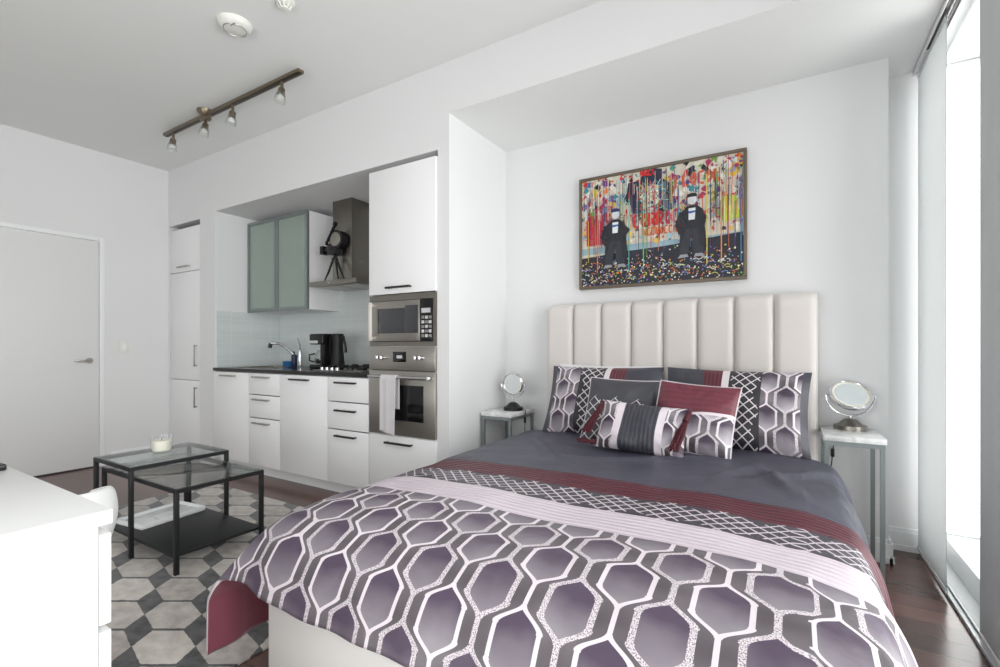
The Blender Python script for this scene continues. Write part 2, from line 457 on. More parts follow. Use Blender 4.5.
# kitchen wall: header, pier between the tall cabinet and the counter, end pier, back of the recess
OPL, OPR, OPZ, RB = -4.58, -1.937, 2.378, 3.07
struct('wall_kitchen', MB().box(XL, -5.458, YW, YW+.1, 0, 2.345).box(-4.85, OPL, YW, RB+.1, 0, OPZ)
       .box(OPR, -1.845, YW, YE, 0, HC).box(XL, -4.85, YW, RB+.1, 2.345, HC)
       .box(-4.85, OPR, YW, RB+.1, OPZ, HC), M['wall'], smooth=0)
struct('wall_kitchen_back', MB().box(XL, OPR, RB, RB+.1, 0, HC), M['wall'], smooth=0)
struct('wall_headboard', MB().box(-1.845, .432, YN, YE+.1, 0, HN), M['wall'], smooth=0)
struct('wall_corner', MB().box(.432, .66, YE, YE+.1, 0, HN), M['wall'], smooth=0)
struct('wall_left', MB().box(XL-T, XL, YB-T, .93, 0, HC).box(XL-T, XL, 1.86, YE, 0, HC).box(XL-T, XL, .93, 1.86, 2.12, HC), M['wall'], smooth=0)
struct('wall_rear', MB().box(XL, -3.1, YB-T, YB, 0, HC).box(.3, XR+.1, YB-T, YB, 0, HC).box(-3.1, .3, YB-T, YB, 1.6, HC), M['wall'], smooth=0)
struct('trim_rear_fill_sill', MB().box(-3.1, .3, YB-T, YB, 0, .1), M['trim'], smooth=0)  # sill of the added fill window behind the camera
# baseboards
def bb(name, x0, x1, y0, y1, ax):
    b = MB(); b.box(x0, x1, y0, y1, 0, .10)
    if ax == 'y-': b.box(x0, x1, y0-.006, y1, 0, .03).box(x0, x1, y0+.006, y1, .10, .122, .003)
    if ax == 'x': b.box(x0, x1+.006, y0, y1, 0, .03).box(x0, x1-.006, y0, y1, .10, .122, .003)
    struct(name, b, M['trim'], smooth=0)
bb('baseboard_headboard', -1.82, .432, YN-.016, YN, 'y-')
bb('baseboard_corner', .452, .60, YE-.016, YE, 'y-')
bb('baseboard_pier', .432, .448, YN-.016, YE, 'x')
bb('baseboard_alcove', -1.845, -1.829, YW, YN, 'x')
bb('baseboard_left', XL, XL+.016, 1.92, YW, 'x')
bb('baseboard_rear', XL, .6, YB, YB+.016, 'x')
# left wall door
d = MB().box(XL-.05, XL-.008, .955, 1.835, .012, 2.085, .002)
dr = struct('door_1', d, M['door'], smooth=30)
obj('door_gap', MB().box(XL-.06, XL-.03, .94, 1.85, 0.0, .012), M['frame_dark'], dr, 0)
hd = MB(); hy, hz = 1.765, .985
hd.cyl((XL-.008, hy, hz), (XL+.004, hy, hz), .026); hd.cyl((XL, hy, hz), (XL+.05, hy, hz), .009)
hd.box(XL+.042, XL+.056, hy-.12, hy+.01, hz-.009, hz+.009, .004)
obj('door_handle', hd, M['steel'], dr)
struct('trim_1', MB().box(XL-.1, XL+.006, 1.84, 1.875, 0, 2.125, .002).box(XL-.1, XL+.006, .91, .945, 0, 2.125, .002).box(XL-.1, XL+.006, .946, 1.839, 2.09, 2.125, .002), M['trim'])
sw = thing('light_switch', 'white light switch plate on the left wall between door and tall cabinet', 'switch', (XL, 2.03, 1.04))
obj('switch_plate', MB().box(XL, XL+.006, 1.99, 2.07, 1.05, 1.17, .003), M['plastic_white'], sw)
obj('switch_rocker', MB().box(XL+.005, XL+.011, 2.013, 2.047, 1.077, 1.143, .002), M['trim'], sw)

# ------------------------------------------------------------------ window wall on the right
def window(name, x0, x1, y0, y1, z0, z1, along, n, fr=.04):
    f = MB(); g = MB()
    if along == 'y':
        f.box(x0, x1, y0, y1, z0, z0+fr).box(x0, x1, y0, y1, z1-fr, z1)
        for k in range(n+1):
            yy = y0+(y1-y0-fr)*k/n; f.box(x0, x1, yy, yy+fr, z0+fr, z1-fr)
        xm = (x0+x1)/2; g.box(xm-.003, xm+.003, y0+fr, y1-fr, z0+fr, z1-fr)
    else:
        f.box(x0, x1, y0, y1, z0, z0+fr).box(x0, x1, y0, y1, z1-fr, z1)
        for k in range(n+1):
            xx = x0+(x1-x0-fr)*k/n; f.box(xx, xx+fr, y0, y1, z0+fr, z1-fr)
        ym = (y0+y1)/2; g.box(x0+fr, x1-fr, ym-.003, ym+.003, z0+fr, z1-fr)
    wo = struct(name, f, M['trim'], smooth=0)
    obj('window_glass', g, M['window_glass'], wo, 0)
    return wo
window('window_1', XR, XR+.05, YB, YE-.001, .12, HN-.001, 'y', 5)
w2 = window('window_2', .66, XR, YE, YE+.04, .12, HN-.001, 'x', 1, fr=.006)
obj('corner_gasket', MB().box(XR-.012, XR, YE-.012, YE, .12, HN), M['frame_dark'], w2, 0)
window('window_rear_fill', -3.1, .3, YB-.08, YB-.04, .1, 1.6, 'x', 3)  # unseen window in the rear wall, added to fill the room with light
struct('wall_window_header', MB().box(XR-.04, XR+.1, YB, YW-.001, HN, HC), M['wall'], smooth=0)
struct('trim_sill', MB().box(.685, XR+.1, YB, YE+.04, 0, .12, .003), M['trim'])
struct('trim_head', MB().box(.672, .684, YW+.003, YE, HN-.02, HN), M['trim'], smooth=0)
t = thing('floor_track', 'low aluminium and white guide rail on the wood floor along the window', 'track', (.62, 1.5, 0))
obj('rail', MB().box(.592, .608, .4, 3.33, 0, .016, .002).box(.612, .626, .4, 3.33, 0, .022, .002), M['alu'], t)
obj('cover_strip', MB().box(.626, .684, .4, 3.33, 0, .012, .002), M['trim'], t)
t = thing('ceiling_track', 'twin channel blind track on the alcove ceiling above the window', 'track', (.63, 2.9, HN-.03))
obj('channel', MB().box(.566, .570, 2.42, 3.35, HN-.028, HN).box(.592, .595, 2.42, 3.35, HN-.028, HN).box(.617, .621, 2.42, 3.35, HN-.028, HN).box(.566, .621, 2.42, 3.35, HN-.004, HN-.0005), M['trim'], t, 0)
obj('groove', MB().box(.574, .584, 2.42, 3.1, HN-.020, HN-.008).box(.602, .612, 2.42, 3.1, HN-.020, HN-.008), M['handle_dark'], t, 0)
def blind(y0, y1, x, zt, label, amp=.0015, m='blind'):
    t = thing('panel_blind', label, 'blind', (x, (y0+y1)/2, .02), None)
    f = MB(); f.grid(lambda a, b: Vector((x+amp*math.sin(a*9), y0+(y1-y0)*a, .035+(zt-.035)*b)), 12, 2)
    f.grid(lambda a, b: Vector((x+.003+amp*math.sin(a*9), y0+(y1-y0)*a, .035+(zt-.035)*b)), 12, 2)
    f.box(x, x+.003, y0, y0+.002, .035, zt).box(x, x+.003, y1-.002, y1, .035, zt)
    obj('fabric', f, M[m], t, 0)
    obj('bottom_bar', MB().box(x-.004, x+.007, y0, y1, .024, .045, .002), M['trim'], t)
    obj('top_carrier', MB().box(x-.004, x+.007, y0, y1, zt-.02, zt, .002), M['alu'], t)
blind(2.80, 3.33, .584, HN-.031, 'pale fabric panel blind hanging in the corner next to the bed wall')
blind(2.12, 2.44, .603, HN-.035, 'grey fabric panel blind at the right edge of the photo, nearest the camera', m='blind_dense')

# ------------------------------------------------------------------ kitchen
YF = YW              # front plane of the doors
def handle(parent, x0, x1, z, mt, y=YF-.02, vertical=None):
    b = MB()
    if vertical:
        x, z0, z1 = vertical
        b.box(x-.005, x+.005, y-.03, y-.02, z0, z1, .002).box(x-.004, x+.004, y-.03, y, z0+.004, z0+.014).box(x-.004, x+.004, y-.03, y, z1-.014, z1-.004)
    else:
        b.box(x0, x1, y-.032, y-.02, z-.007, z+.007, .002).box(x0+.006, x0+.016, y-.03, y, z-.005, z+.005).box(x1-.016, x1-.006, y-.03, y, z-.005, z+.005)
    return obj('handle', b, mt, parent)
def front(parent, name, x0, x1, z0, z1, y=YF, m='cab'):
    return obj(name, MB().box(x0+.002, x1-.002, y-.018, y, z0+.002, z1-.002, .0015), M[m], parent)
DF = .018
def base_unit(x0, x1, fronts, label, cat='cabinet', name='base_cabinet', grp=None, shelf=True, top=.888):
    t = thing(name, label, cat, ((x0+x1)/2, YF+.3, 0), grp)
    b = MB().box(x0+.001, x0+.018, YF+.001, RB-.01, .095, top).box(x1-.018, x1-.001, YF+.001, RB-.01, .095, top).box(x0+.018, x1-.018, YF+.001, RB-.01, .095, .112)
    b.box(x0+.018, x1-.018, RB-.02, RB-.01, .112, top).box(x0+.018, x1-.018, YF+.02, YF+.1, top-.02, top-.002)
    obj('body', b, M['cabin'], t, 0)
    obj('kickboard', MB().box(x0, x1, YF+.05, YF+.065, 0, .095), M['cab'], t, 0)
    for kind, z0, z1, hx0, hx1, hz, hm in fronts:
        p = front(t, kind, x0, x1, z0, z1)
        handle(p, hx0, hx1, hz, M[hm], y=YF-.018)
    return t
YFo = YF
base_unit(OPL+.002, -4.015, [('door', .095, .885, -4.43, -4.2, .852, 'steel')], 'plain white kitchen base door with steel bar handle, left end of the counter')
base_unit(-4.015, -3.57, [('drawer', .703, .885, -3.925, -3.70, .852, 'steel'), ('drawer', .505, .699, -3.925, -3.70, .662, 'steel'), ('door', .095, .501, -3.925, -3.70, .462, 'steel')],
          'narrow white cabinet with two drawers over a door, under the sink')
base_unit(-3.57, -2.985, [('door', .095, .885, -3.42, -3.19, .85, 'handle_dark')], 'wide white single door kitchen base cabinet below the coffee maker')
base_unit(-2.985, -2.545, [('drawer', .703, .885, -2.88, -2.665, .845, 'handle_dark'), ('drawer', .498, .699, -2.88, -2.665, .64, 'handle_dark'), ('drawer', .095, .494, -2.88, -2.665, .452, 'handle_dark')],
          'white three drawer kitchen cabinet next to the oven tower')
# worktop with a sink cut-out
SX0, SX1, SY0, SY1 = -4.46, -4.02, 2.56, 2.93
wt = MB().box(OPL+.001, -2.546, YF-.022, SY0, .89, .918).box(OPL+.001, -2.546, SY1, RB-.001, .89, .918).box(OPL+.001, SX0, SY0, SY1, .89, .918).box(SX1, -2.546, SY0, SY1, .89, .918)
tag(obj('worktop', wt, M['worktop'], smooth=0), 'thin black stone kitchen worktop over the white base cabinets', 'worktop')
s = MB().box(SX0+.002, SX1-.002, SY0+.002, SY1-.002, .76, .764).box(SX0+.002, SX0+.005, SY0+.002, SY1-.002, .764, .92).box(SX1-.005, SX1-.002, SY0+.002, SY1-.002, .764, .92)
s.box(SX0+.005, SX1-.005, SY0+.002, SY0+.005, .764, .92).box(SX0+.005, SX1-.005, SY1-.005, SY1-.002, .764, .92).cyl((-4.24, 2.745, .764), (-4.24, 2.745, .767), .03)
s.box(SX0-.012, SX0+.004, SY0-.012, SY1+.012, .9185, .9215, .001).box(SX1-.004, SX1+.012, SY0-.012, SY1+.012, .9185, .9215, .001).box(SX0, SX1, SY0-.012, SY0+.004, .9185, .9215, .001).box(SX0, SX1, SY1-.004, SY1+.012, .9185, .9215, .001)
tag(obj('kitchen_sink', s, M['steel'], smooth=0), 'steel inset sink in the black worktop left of the tap', 'sink')
FX, FY = -4.13, 2.985
t = thing('kitchen_tap', 'curved chrome kitchen mixer tap standing behind the sink', 'tap', (FX, FY, .918))
obj('base', MB().lathe([(0, 0), (.03, 0), (.03, .008), (.024, .014), (.022, .13), (.018, .16), (0, .165)], (FX, FY, .918)), M['chrome'], t)
sp = []
for k in range(13):
    a = k/12; sp.append((FX-.02-.21*a, FY-.02-.14*a, .918+.09+.115*math.sin(a*1.9)+.03*a))
obj('spout', MB().tube(sp, [.013]*11+[.016, .016], 12), M['chrome'], t)
obj('spray_head', MB().cyl(sp[-1], (sp[-1][0]-.01, sp[-1][1]-.005, sp[-1][2]-.045), .017, .019), M['black'], t)
obj('lever', MB().tube([(FX, FY, 1.075), (FX+.002, FY, 1.12), (FX-.02, FY, 1.165), (FX-.035, FY, 1.2)], [.009, .008, .006, .005], 8), M['chrome'], t)
t = thing('sponge_caddy', 'bright blue sponge holder on the counter beside the tap', 'sponge', (-4.06, 2.76, .921))
obj('sponge', MB().box(-4.14, -4.03, 2.80, 2.86, .9485, .975, .008, 3), M['blue'], t)
obj('holder', MB().box(-4.13, -4.025, 2.795, 2.865, .9215, .948, .006, 3), M['blue'], t)
t = thing('soap_bottle', 'dark navy soap bottle between blue sponge and tap', 'bottle', (-3.935, 2.82, .918))
obj('bottle_body', MB().box(-4.012, -3.962, 2.80, 2.84, .9185, 1.04, .01, 3), M['navy'], t)
obj('pump', MB().cyl((-3.987, 2.82, 1.04), (-3.987, 2.82, 1.06), .006).box(-4.005, -3.98, 2.815, 2.825, 1.06, 1.067), M['black'], t)
# coffee maker
CX, CY = -3.535, 2.82
t = thing('coffee_maker', 'black drip coffee maker with glass jug on the worktop', 'coffee maker', (CX, CY, .918))
obj('base', MB().box(CX-.09, CX+.09, CY-.11, CY+.10, .9185, .955, .01, 3), M['black'], t)
obj('tower', MB().box(CX+.03, CX+.09, CY-.09, CY+.10, .955, 1.21, .008).box(CX-.09, CX+.09, CY-.11, CY+.10, 1.13, 1.225, .012, 3), M['black'], t)
jug = obj('jug', MB().lathe([(.0, .0), (.05, 0), (.062, .03), (.058, .08), (.035, .11), (.04, .125), (.036, .125), (.031, .11), (.054, .08), (.058, .03), (.047, .005), (0, .005)], (CX-.025, CY-.03, .957)), M['glass'], t)
obj('coffee', MB().lathe([(0, .007), (.045, .007), (.055, .03), (.053, .05), (0, .05)], (CX-.025, CY-.03, .957)), M['black'], t)
obj('jug_handle', MB().tube([(CX-.07, CY-.06, 1.05), (CX-.11, CY-.09, 1.04), (CX-.11, CY-.09, .99), (CX-.075, CY-.065, .975)], .007, 8), M['black'], jug)
obj('steel_band', MB().box(CX-.085, CX+.03, CY-.113, CY-.109, 1.14, 1.165), M['chrome'], t)
KX = CX+.153
t = thing('electric_kettle', 'slim dark kettle with steel lower half right of the coffee maker', 'kettle', (KX, CY, .918))
obj('kettle_body', MB().lathe([(0, 0), (.06, 0), (.062, .02), (.052, .12), (.046, .2), (.05, .28), (.05, .295), (0, .3)], (KX, CY, .9185)), M['blackmetal'], t)
obj('lid', MB().lathe([(0, .29), (.052, .29), (.05, .305), (0, .31)], (KX, CY, .9185)), M['black'], t)
obj('kettle_handle', MB().tube([(KX+.045, CY-.01, 1.2), (KX+.085, CY-.01, 1.2), (KX+.11, CY-.01, 1.12), (KX+.115, CY-.01, 1.06)], [.01, .011, .01, .012], 10), M['black'], t)
obj('front_strip', MB().box(KX-.052, KX-.03, CY-.05, CY-.035, .95, 1.2, .004), M['black'], t)
# cooktop
t = thing('gas_cooktop', 'steel gas cooktop with black pan supports beside the oven tower', 'cooktop', (-3.0, 2.72, .918))
obj('plate', MB().box(-3.28, -2.72, 2.48, 2.98, .9185, .926, .003), M['steel'], t)
for k, (bx, by) in enumerate(((-3.13, 2.62), (-2.86, 2.62), (-3.13, 2.85), (-2.86, 2.85))):
    bn = obj('burner', MB().lathe([(0, 0), (.04, 0), (.04, .012), (.032, .016), (.032, .02), (0, .022)], (bx, by, .926)), M['black'], t)
    g = MB()
    for a in range(4):
        c, s_ = math.cos(a*PI/2), math.sin(a*PI/2)
        g.tube([(bx+.1*c, by+.1*s_, .927), (bx+.1*c, by+.1*s_, .956), (bx+.03*c, by+.03*s_, .956)], .005, 6)
    g.tube([(bx+.1*math.cos(a*PI/12), by+.1*math.sin(a*PI/12), .945) for a in range(24)], .004, 6, closed=True)
    obj('pan_support', g, M['blackmetal'], t)
for k in range(4):
    obj('control_knob', MB().lathe([(0, 0), (.017, 0), (.015, .02), (0, .022)], (-3.2+.06*k, 2.515, .926), n=16), M['chrome'], t)
# backsplash
struct('trim_backsplash', MB().box(OPL+.001, -2.546, RB-.008, RB-.0005, .919, 1.63).box(OPL+.0005, OPL+.008, YF+.012, RB-.009, .919, 1.45), M['tile'], smooth=0)
# frosted wall cabinet
CF, CX0, CX1, CZ0, CZ1 = 2.735, OPL+.009, -3.655, 1.447, 2.325
t = thing('frosted_glass_cabinet', 'wall cabinet with two frosted green glass doors above the sink', 'cabinet', ((CX0+CX1)/2, 2.9, CZ0))
b = MB().box(CX0, CX0+.018, CF+.002, RB-.009, CZ0, CZ1).box(CX1-.018, CX1, CF+.002, RB-.009, CZ0, CZ1).box(CX0+.018, CX1-.018, CF+.002, RB-.009, CZ0, CZ0+.018).box(CX0+.018, CX1-.018, CF+.002, RB-.009, CZ1-.018, CZ1).box(CX0+.018, CX1-.018, RB-.02, RB-.009, CZ0+.018, CZ1-.018)
obj('body', b, M['cab'], t, 0)
for z in (1.75, 2.04): obj('shelf', MB().box(CX0+.02, CX1-.02, CF+.02, RB-.03, z, z+.02), M['trim'], t, 0)
cm = (CX0+CX1)/2
for x0, x1 in ((CX0, cm-.002), (cm+.002, CX1)):
    f = .028; dd = MB().box(x0, x0+f, CF-.02, CF, CZ0, CZ1).box(x1-f, x1, CF-.02, CF, CZ0, CZ1).box(x0+f, x1-f, CF-.02, CF, CZ0, CZ0+f).box(x0+f, x1-f, CF-.02, CF, CZ1-f, CZ1)
    do = obj('door', dd, M['greymetal'], t, 0)
    obj('glass_pane', MB().box(x0+f, x1-f, CF-.012, CF-.007, CZ0+f, CZ1-f), M['frosted'], do, 0)
# things behind the frosted glass
for k, (x, z, r, h) in enumerate(((-4.4, 1.771, .05, .12), (-4.25, 1.771, .04, .1), (-3.98, 1.466, .07, .09), (-4.38, 2.061, .045, .13))):
    tag(obj('cup', MB().lathe([(0, 0), (r*.8, 0), (r, h), (r*.9, h), (r*.7, .006), (0, .006)], (x, 2.88, z), n=20), M['plastic_white']),
        ['blurred pale cup on the lower shelf behind the left frosted door, nearest the wall', 'smaller blurred cup on the lower shelf behind the left frosted door', 'wide blurred bowl on the bottom of the frosted cabinet, right door', 'tall blurred cup on the upper shelf behind the left frosted door'][k], 'cup', 'cups in the frosted cabinet')
# hood
HX0, HX1, HF = -3.588, -2.99, 2.68
t = thing('range_hood', 'brushed steel chimney range hood beside the frosted glass cabinet', 'range hood', (-3.29, 2.9, 1.63))
obj('canopy', MB().box(HX0, HX1, HF, RB-.009, 1.632, 1.672, .003), M['steeldark'], t)
obj('grease_filter', MB().box(HX0+.04, -3.3, HF+.05, RB-.06, 1.628, 1.632).box(-3.28, HX1-.04, HF+.05, RB-.06, 1.628, 1.632), M['steel'], t, 0)
obj('chimney', MB().box(-3.41, -3.17, 2.79, RB-.009, 1.672, OPZ-.001, .002), M['steeldark'], t)
obj('control_button', MB().cyl((-3.33, HF-.003, 1.652), (-3.33, HF, 1.652), .007), M['led'], t)
# movie camera ornament standing on the hood
ox, oy, oz = -3.315, 2.735, 1.6725
t = thing('movie_camera_ornament', 'black vintage movie camera ornament on a small tripod on top of the hood', 'ornament', (ox, oy, oz))
for k, (a, b_) in enumerate(((-.095, -.03), (.15, -.03), (.0, .04))):
    lg = obj('tripod_leg', MB().tube([(ox+a*.15, oy+b_*.15, oz+.19), (ox+a*.6, oy+b_*.6, oz+.08), (ox+a, oy+b_, oz+.004)], [.010, .009, .005], 8), M['black'], t)
obj('tripod_head', MB().lathe([(0, .17), (.028, .17), (.028, .19), (.014, .2), (.014, .225), (0, .225)], (ox, oy, oz)), M['black'], t)
obj('body', MB().box(ox-.06, ox+.06, oy-.035, oy+.035, oz+.222, oz+.315, .006).cyl((ox-.02, oy-.04, oz+.27), (ox-.02, oy+.04, oz+.27), .02), M['black'], t)
obj('lens_hood', MB().box(ox-.155, ox-.115, oy-.035, oy+.035, oz+.235, oz+.305, .004).cyl((ox-.12, oy, oz+.27), (ox-.05, oy, oz+.27), .022), M['black'], t)
rl = obj('film_magazine', MB().cyl((ox+.045, oy-.03, oz+.345), (ox+.045, oy+.03, oz+.345), .078, n=32), M['black'], t)
obj('reel_cover', MB().lathe([(0, .004), (.02, .004), (.02, .007), (.058, .006), (.062, 0), (0, 0)], (ox+.04, oy-.031, oz+.345), (0, -1, 0)), M['reel'], rl)
obj('viewfinder', MB().cyl((ox-.06, oy-.036, oz+.325), (ox+.05, oy-.04, oz+.465), .012).cyl((ox+.045, oy-.04, oz+.46), (ox+.062, oy-.042, oz+.482), .018).box(ox-.068, ox-.05, oy-.045, oy-.025, oz+.305, oz+.335), M['black'], t)
obj('crank', MB().tube([(ox+.06, oy-.03, oz+.25), (ox+.085, oy-.045, oz+.24), (ox+.09, oy-.045, oz+.19)], .006, 8), M['black'], t)

# oven tower
TX0, TX1 = -2.543, OPR-.002
t = thing('oven_tower_cabinet', 'tall white cabinet housing microwave and oven, door above and drawer below', 'cabinet', ((TX0+TX1)/2, YF+.3, 0))
b = MB().box(TX0, TX0+.018, YF+.001, RB-.01, .095, 2.336).box(TX1-.018, TX1, YF+.001, RB-.01, .095, 2.336)
for z in (.095, .49, 1.108, 1.45, 2.318): b.box(TX0+.018, TX1-.018, YF+.001, RB-.02, z, z+.016)
b.box(TX0+.018, TX1-.018, RB-.02, RB-.01, .095, 2.336)
obj('body', b, M['cab'], t, 0)
obj('kickboard', MB().box(TX0, TX1, YF+.05, YF+.065, 0, .095), M['cab'], t, 0)
p = front(t, 'drawer', TX0, TX1, .095, .502); handle(p, -2.37, -2.13, .455, M['handle_dark'], y=YF-.018)
p = front(t, 'door', TX0, TX1, 1.468, 2.336); handle(p, -2.36, -2.14, 1.51, M['handle_dark'], y=YF-.018)
YO = YF-.012
t = thing('built_in_oven', 'built-in brushed steel oven in the tower, tea towel on its rail', 'oven', ((TX0+TX1)/2, YF+.25, .508))
obj('body', MB().box(TX0+.02, TX1-.02, YF+.004, YF+.52, .508, 1.106), M['steeldark'], t, 0)
dr = obj('oven_door', MB().box(TX0+.004, TX1-.004, YO-.008, YF+.003, .508, .945, .003), M['steel'], t)
obj('window', MB().box(-2.43, -2.04, YO-.010, YO-.007, .61, .85, .001), M['blackglass'], dr)
obj('door_rail', MB().cyl((-2.50, YO-.05, .905), (-1.975, YO-.05, .905), .011).box(-2.49, -2.47, YO-.05, YO-.007, .897, .913).box(-2.005, -1.985, YO-.05, YO-.007, .897, .913), M['chrome'], dr)
obj('control_panel', MB().box(TX0+.004, TX1-.004, YO-.008, YF+.003, .949, 1.108, .003), M['steel'], t)
obj('display', MB().box(-2.31, -2.19, YO-.010, YO-.0075, 1.005, 1.075, .001), M['blackglass'], t)
obj('clock_digits', MB().box(-2.275, -2.225, YO-.0105, YO-.0099, 1.03, 1.05), M['led'], t, 0)
for x in (-2.42, -2.075):
    for q in (-.017, .022): obj('dial', MB().lathe([(0, .028), (.012, .028), (.015, 0), (0, 0)], (x+q, YO-.008, 1.035), (0, -1, 0), n=20).box(x+q-.003, x+q+.003, YO-.045, YO-.034, 1.02, 1.05, .001), M['chrome'], t)
# towel
def towel(a, b):
    x = -2.375+.15*a; s_ = b*.62
    R = .0145; top = .905
    fold = .004*math.sin(a*11)+.003*math.sin(a*23+1)
    if s_ < .36: y, z = YO-.05-R-.002-abs(fold)-.006*(1-s_/.36), top-.36+s_-.03*a*(1-s_/.36)
    elif s_ < .36+PI*R:
        th = (s_-.36)/R; y, z = YO-.05-R*math.cos(th), top+R*math.sin(th)
    else: y, z = YO-.05+R+.0005, top-(s_-.36-PI*R)
    return Vector((x+.012*(1-min(1, s_/.3))*(a-.5)*-1, y, z))
tw = obj('tea_towel', MB().grid(towel, 14, 60), M['towel'], None, 80)
md = tw.modifiers.new('thick', 'SOLIDIFY'); md.thickness = .002; md.offset = 0
tag(tw, 'pale grey tea towel hanging over the oven rail', 'towel')
# microwave
t = thing('microwave', 'built-in steel microwave above the oven with keypad at its right', 'microwave', ((TX0+TX1)/2, YF+.2, 1.126))
tr = MB().box(TX0+.004, TX1-.004, YO, YF+.003, 1.112, 1.142).box(TX0+.004, TX1-.004, YO, YF+.003, 1.424, 1.464).box(TX0+.004, TX0+.03, YO, YF+.003, 1.142, 1.424).box(TX1-.03, TX1-.004, YO, YF+.003, 1.142, 1.424)
obj('surround', tr, M['steeldark'], t, 0)
obj('body', MB().box(TX0+.03, TX1-.03, YF+.004, YF+.42, 1.126, 1.44), M['black'], t, 0)
md = obj('microwave_door', MB().box(TX0+.032, -2.07, YO-.01, YF+.003, 1.146, 1.42, .003), M['steel'], t)
obj('window', MB().box(-2.45, -2.20, YO-.0125, YO-.0095, 1.20, 1.37, .002).box(-2.198, -2.085, YO-.0125, YO-.0095, 1.20, 1.385, .001), [M['greyglass']], md)
obj('door_handle', MB().box(-2.508, -2.482, YO-.045, YO-.033, 1.15, 1.415, .004).box(-2.507, -2.495, YO-.035, YO-.009, 1.16, 1.175).box(-2.507, -2.495, YO-.035, YO-.009, 1.39, 1.405), M['handle_reflection'], md)
kp = obj('keypad', MB().box(-2.066, TX1-.032, YO-.01, YF+.003, 1.146, 1.42, .003), M['black'], t)
obj('display', MB().box(-2.055, TX1-.042, YO-.0115, YO-.0095, 1.33, 1.36), M['led'], kp, 0)
for r in range(5):
    for c in range(3): obj('button', MB().box(-2.055+.03*c, -2.032+.03*c, YO-.012, YO-.0095, 1.17+.03*r, 1.19+.03*r, .002), M['led'] if (r+c) % 2 else M['steel'], kp)
# tall cabinet / fridge
FX0, FX1 = -5.455, -4.852; YT = YF+.03
t = thing('tall_larder_cabinet', 'tall white three door cabinet in the corner left of the counter', 'cabinet', ((FX0+FX1)/2, YF+.35, 0))
obj('body', MB().box(FX0, FX1, YT+.001, RB-.01, .09, 2.22), M['cabin'], t, 0)
obj('kickboard', MB().box(FX0, FX1, YT+.05, YT+.06, 0, .09), M['cab'], t, 0)
p = front(t, 'door', FX0, FX1, 1.862, 2.30, YT); handle(p, -5.27, -5.05, 1.91, M['steel'], y=YT-.018)
p = front(t, 'door', FX0, FX1, .787, 1.857, YT); handle(p, 0, 0, 0, M['steel'], y=YT-.018, vertical=(-4.93, .92, 1.13))
p = front(t, 'door', FX0, FX1, .09, .782, YT); handle(p, 0, 0, 0, M['steeldark'], y=YT-.018, vertical=(-4.93, .52, .72))

# ------------------------------------------------------------------ ceiling fittings
RY, RZ = 1.945, 2.868
t = thing('track_light', 'bronze ceiling track light with four clear glass spotlights', 'track light', (-3.6, RY, HC))
obj('rail', MB().box(-4.46, -2.68, RY-.022, RY+.022, RZ, RZ+.022, .003), M['bronze'], t)
obj('rail_slot', MB().box(-4.455, -2.685, RY-.009, RY+.009, RZ-.003, RZ+.001), M['handle_dark'], t, 0)
obj('ceiling_rose', MB().lathe([(0, -.05), (.03, -.05), (.055, -.02), (.06, 0), (0, 0)], (-3.83, RY, HC)), M['bronze'], t)
obj('feed_connector', MB().box(-3.86, -3.70, RY-.03, RY-.018, RZ-.03, RZ-.015, .003).box(-3.87, -3.80, RY-.028, RY+.028, RZ-.02, RZ+.03, .004), M['bronze'], t)
for k, x in enumerate((-4.33, -3.83, -3.46, -2.88)):
    tl = (.1, -.25, -1) if k % 2 else (-.15, -.1, -1)
    tv = Vector(tl).normalized(); p0 = Vector((x, RY, RZ-.05))
    sp_ = obj('spotlight', MB().cyl((x, RY, RZ), (x, RY, RZ-.05), .010).sphere((x, RY, RZ-.055), .014).cyl(p0, p0+tv*.045, .021, .024), M['bronze'], t)
    obj('glass_shade', MB().lathe([(.024, .03), (.033, .05), (.037, .095), (.035, .095), (.031, .05), (.022, .03)], p0, tv, n=24), M['glass'], sp_)
    obj('bulb', MB().lathe([(.012, .045), (.022, .06), (.022, .08), (0, .086)], p0, tv, n=20), M['plastic_white'], sp_)
t = thing('smoke_detector', 'round white smoke detector on the ceiling near the track light', 'smoke detector', (-2.66, 1.507, HC))
obj('housing', MB().lathe([(0, -.036), (.055, -.036), (.075, -.028), (.085, -.012), (.09, 0), (0, 0)], (-2.66, 1.507, HC)), M['plastic_white'], t)
obj('vent_ring', MB().tube([(-2.66+.058*math.cos(a*PI/16), 1.507+.058*math.sin(a*PI/16), HC-.036) for a in range(32)], .0022, 6, closed=True).box(-2.64, -2.60, 1.47, 1.474, HC-.039, HC-.035), M['steel'], t)
t = thing('ceiling_sprinkler', 'small white ribbed ceiling sensor cut off by the top of the photo', 'sensor', (-2.27, 1.55, HC))
obj('housing', MB().lathe([(0, -.02), (.03, -.02), (.048, -.008), (.05, 0), (0, 0)], (-2.27, 1.55, HC)), M['plastic_white'], t)
rb = MB()
for k in range(8):
    a = k*PI/4; rb.tube([(-2.27+.02*math.cos(a), 1.55+.02*math.sin(a), HC-.035), (-2.27+.036*math.cos(a), 1.55+.036*math.sin(a), HC-.014)], .004, 6)
rb.lathe([(0, -.042), (.02, -.038), (.022, -.032), (0, -.03)], (-2.27, 1.55, HC)).cyl((-2.27, 1.55, HC-.032), (-2.27, 1.55, HC-.018), .01)
obj('guard', rb, M['plastic_white'], t)

# ------------------------------------------------------------------ rug
rg = MB().box(-3.98, -1.63, .47, 2.09, 0.0005, .008, .003)
tag(obj('area_rug', rg, M['rug'], loc=(-2.78, 1.11, 0)), 'charcoal rug with cream hexagons lying under the coffee tables', 'rug')
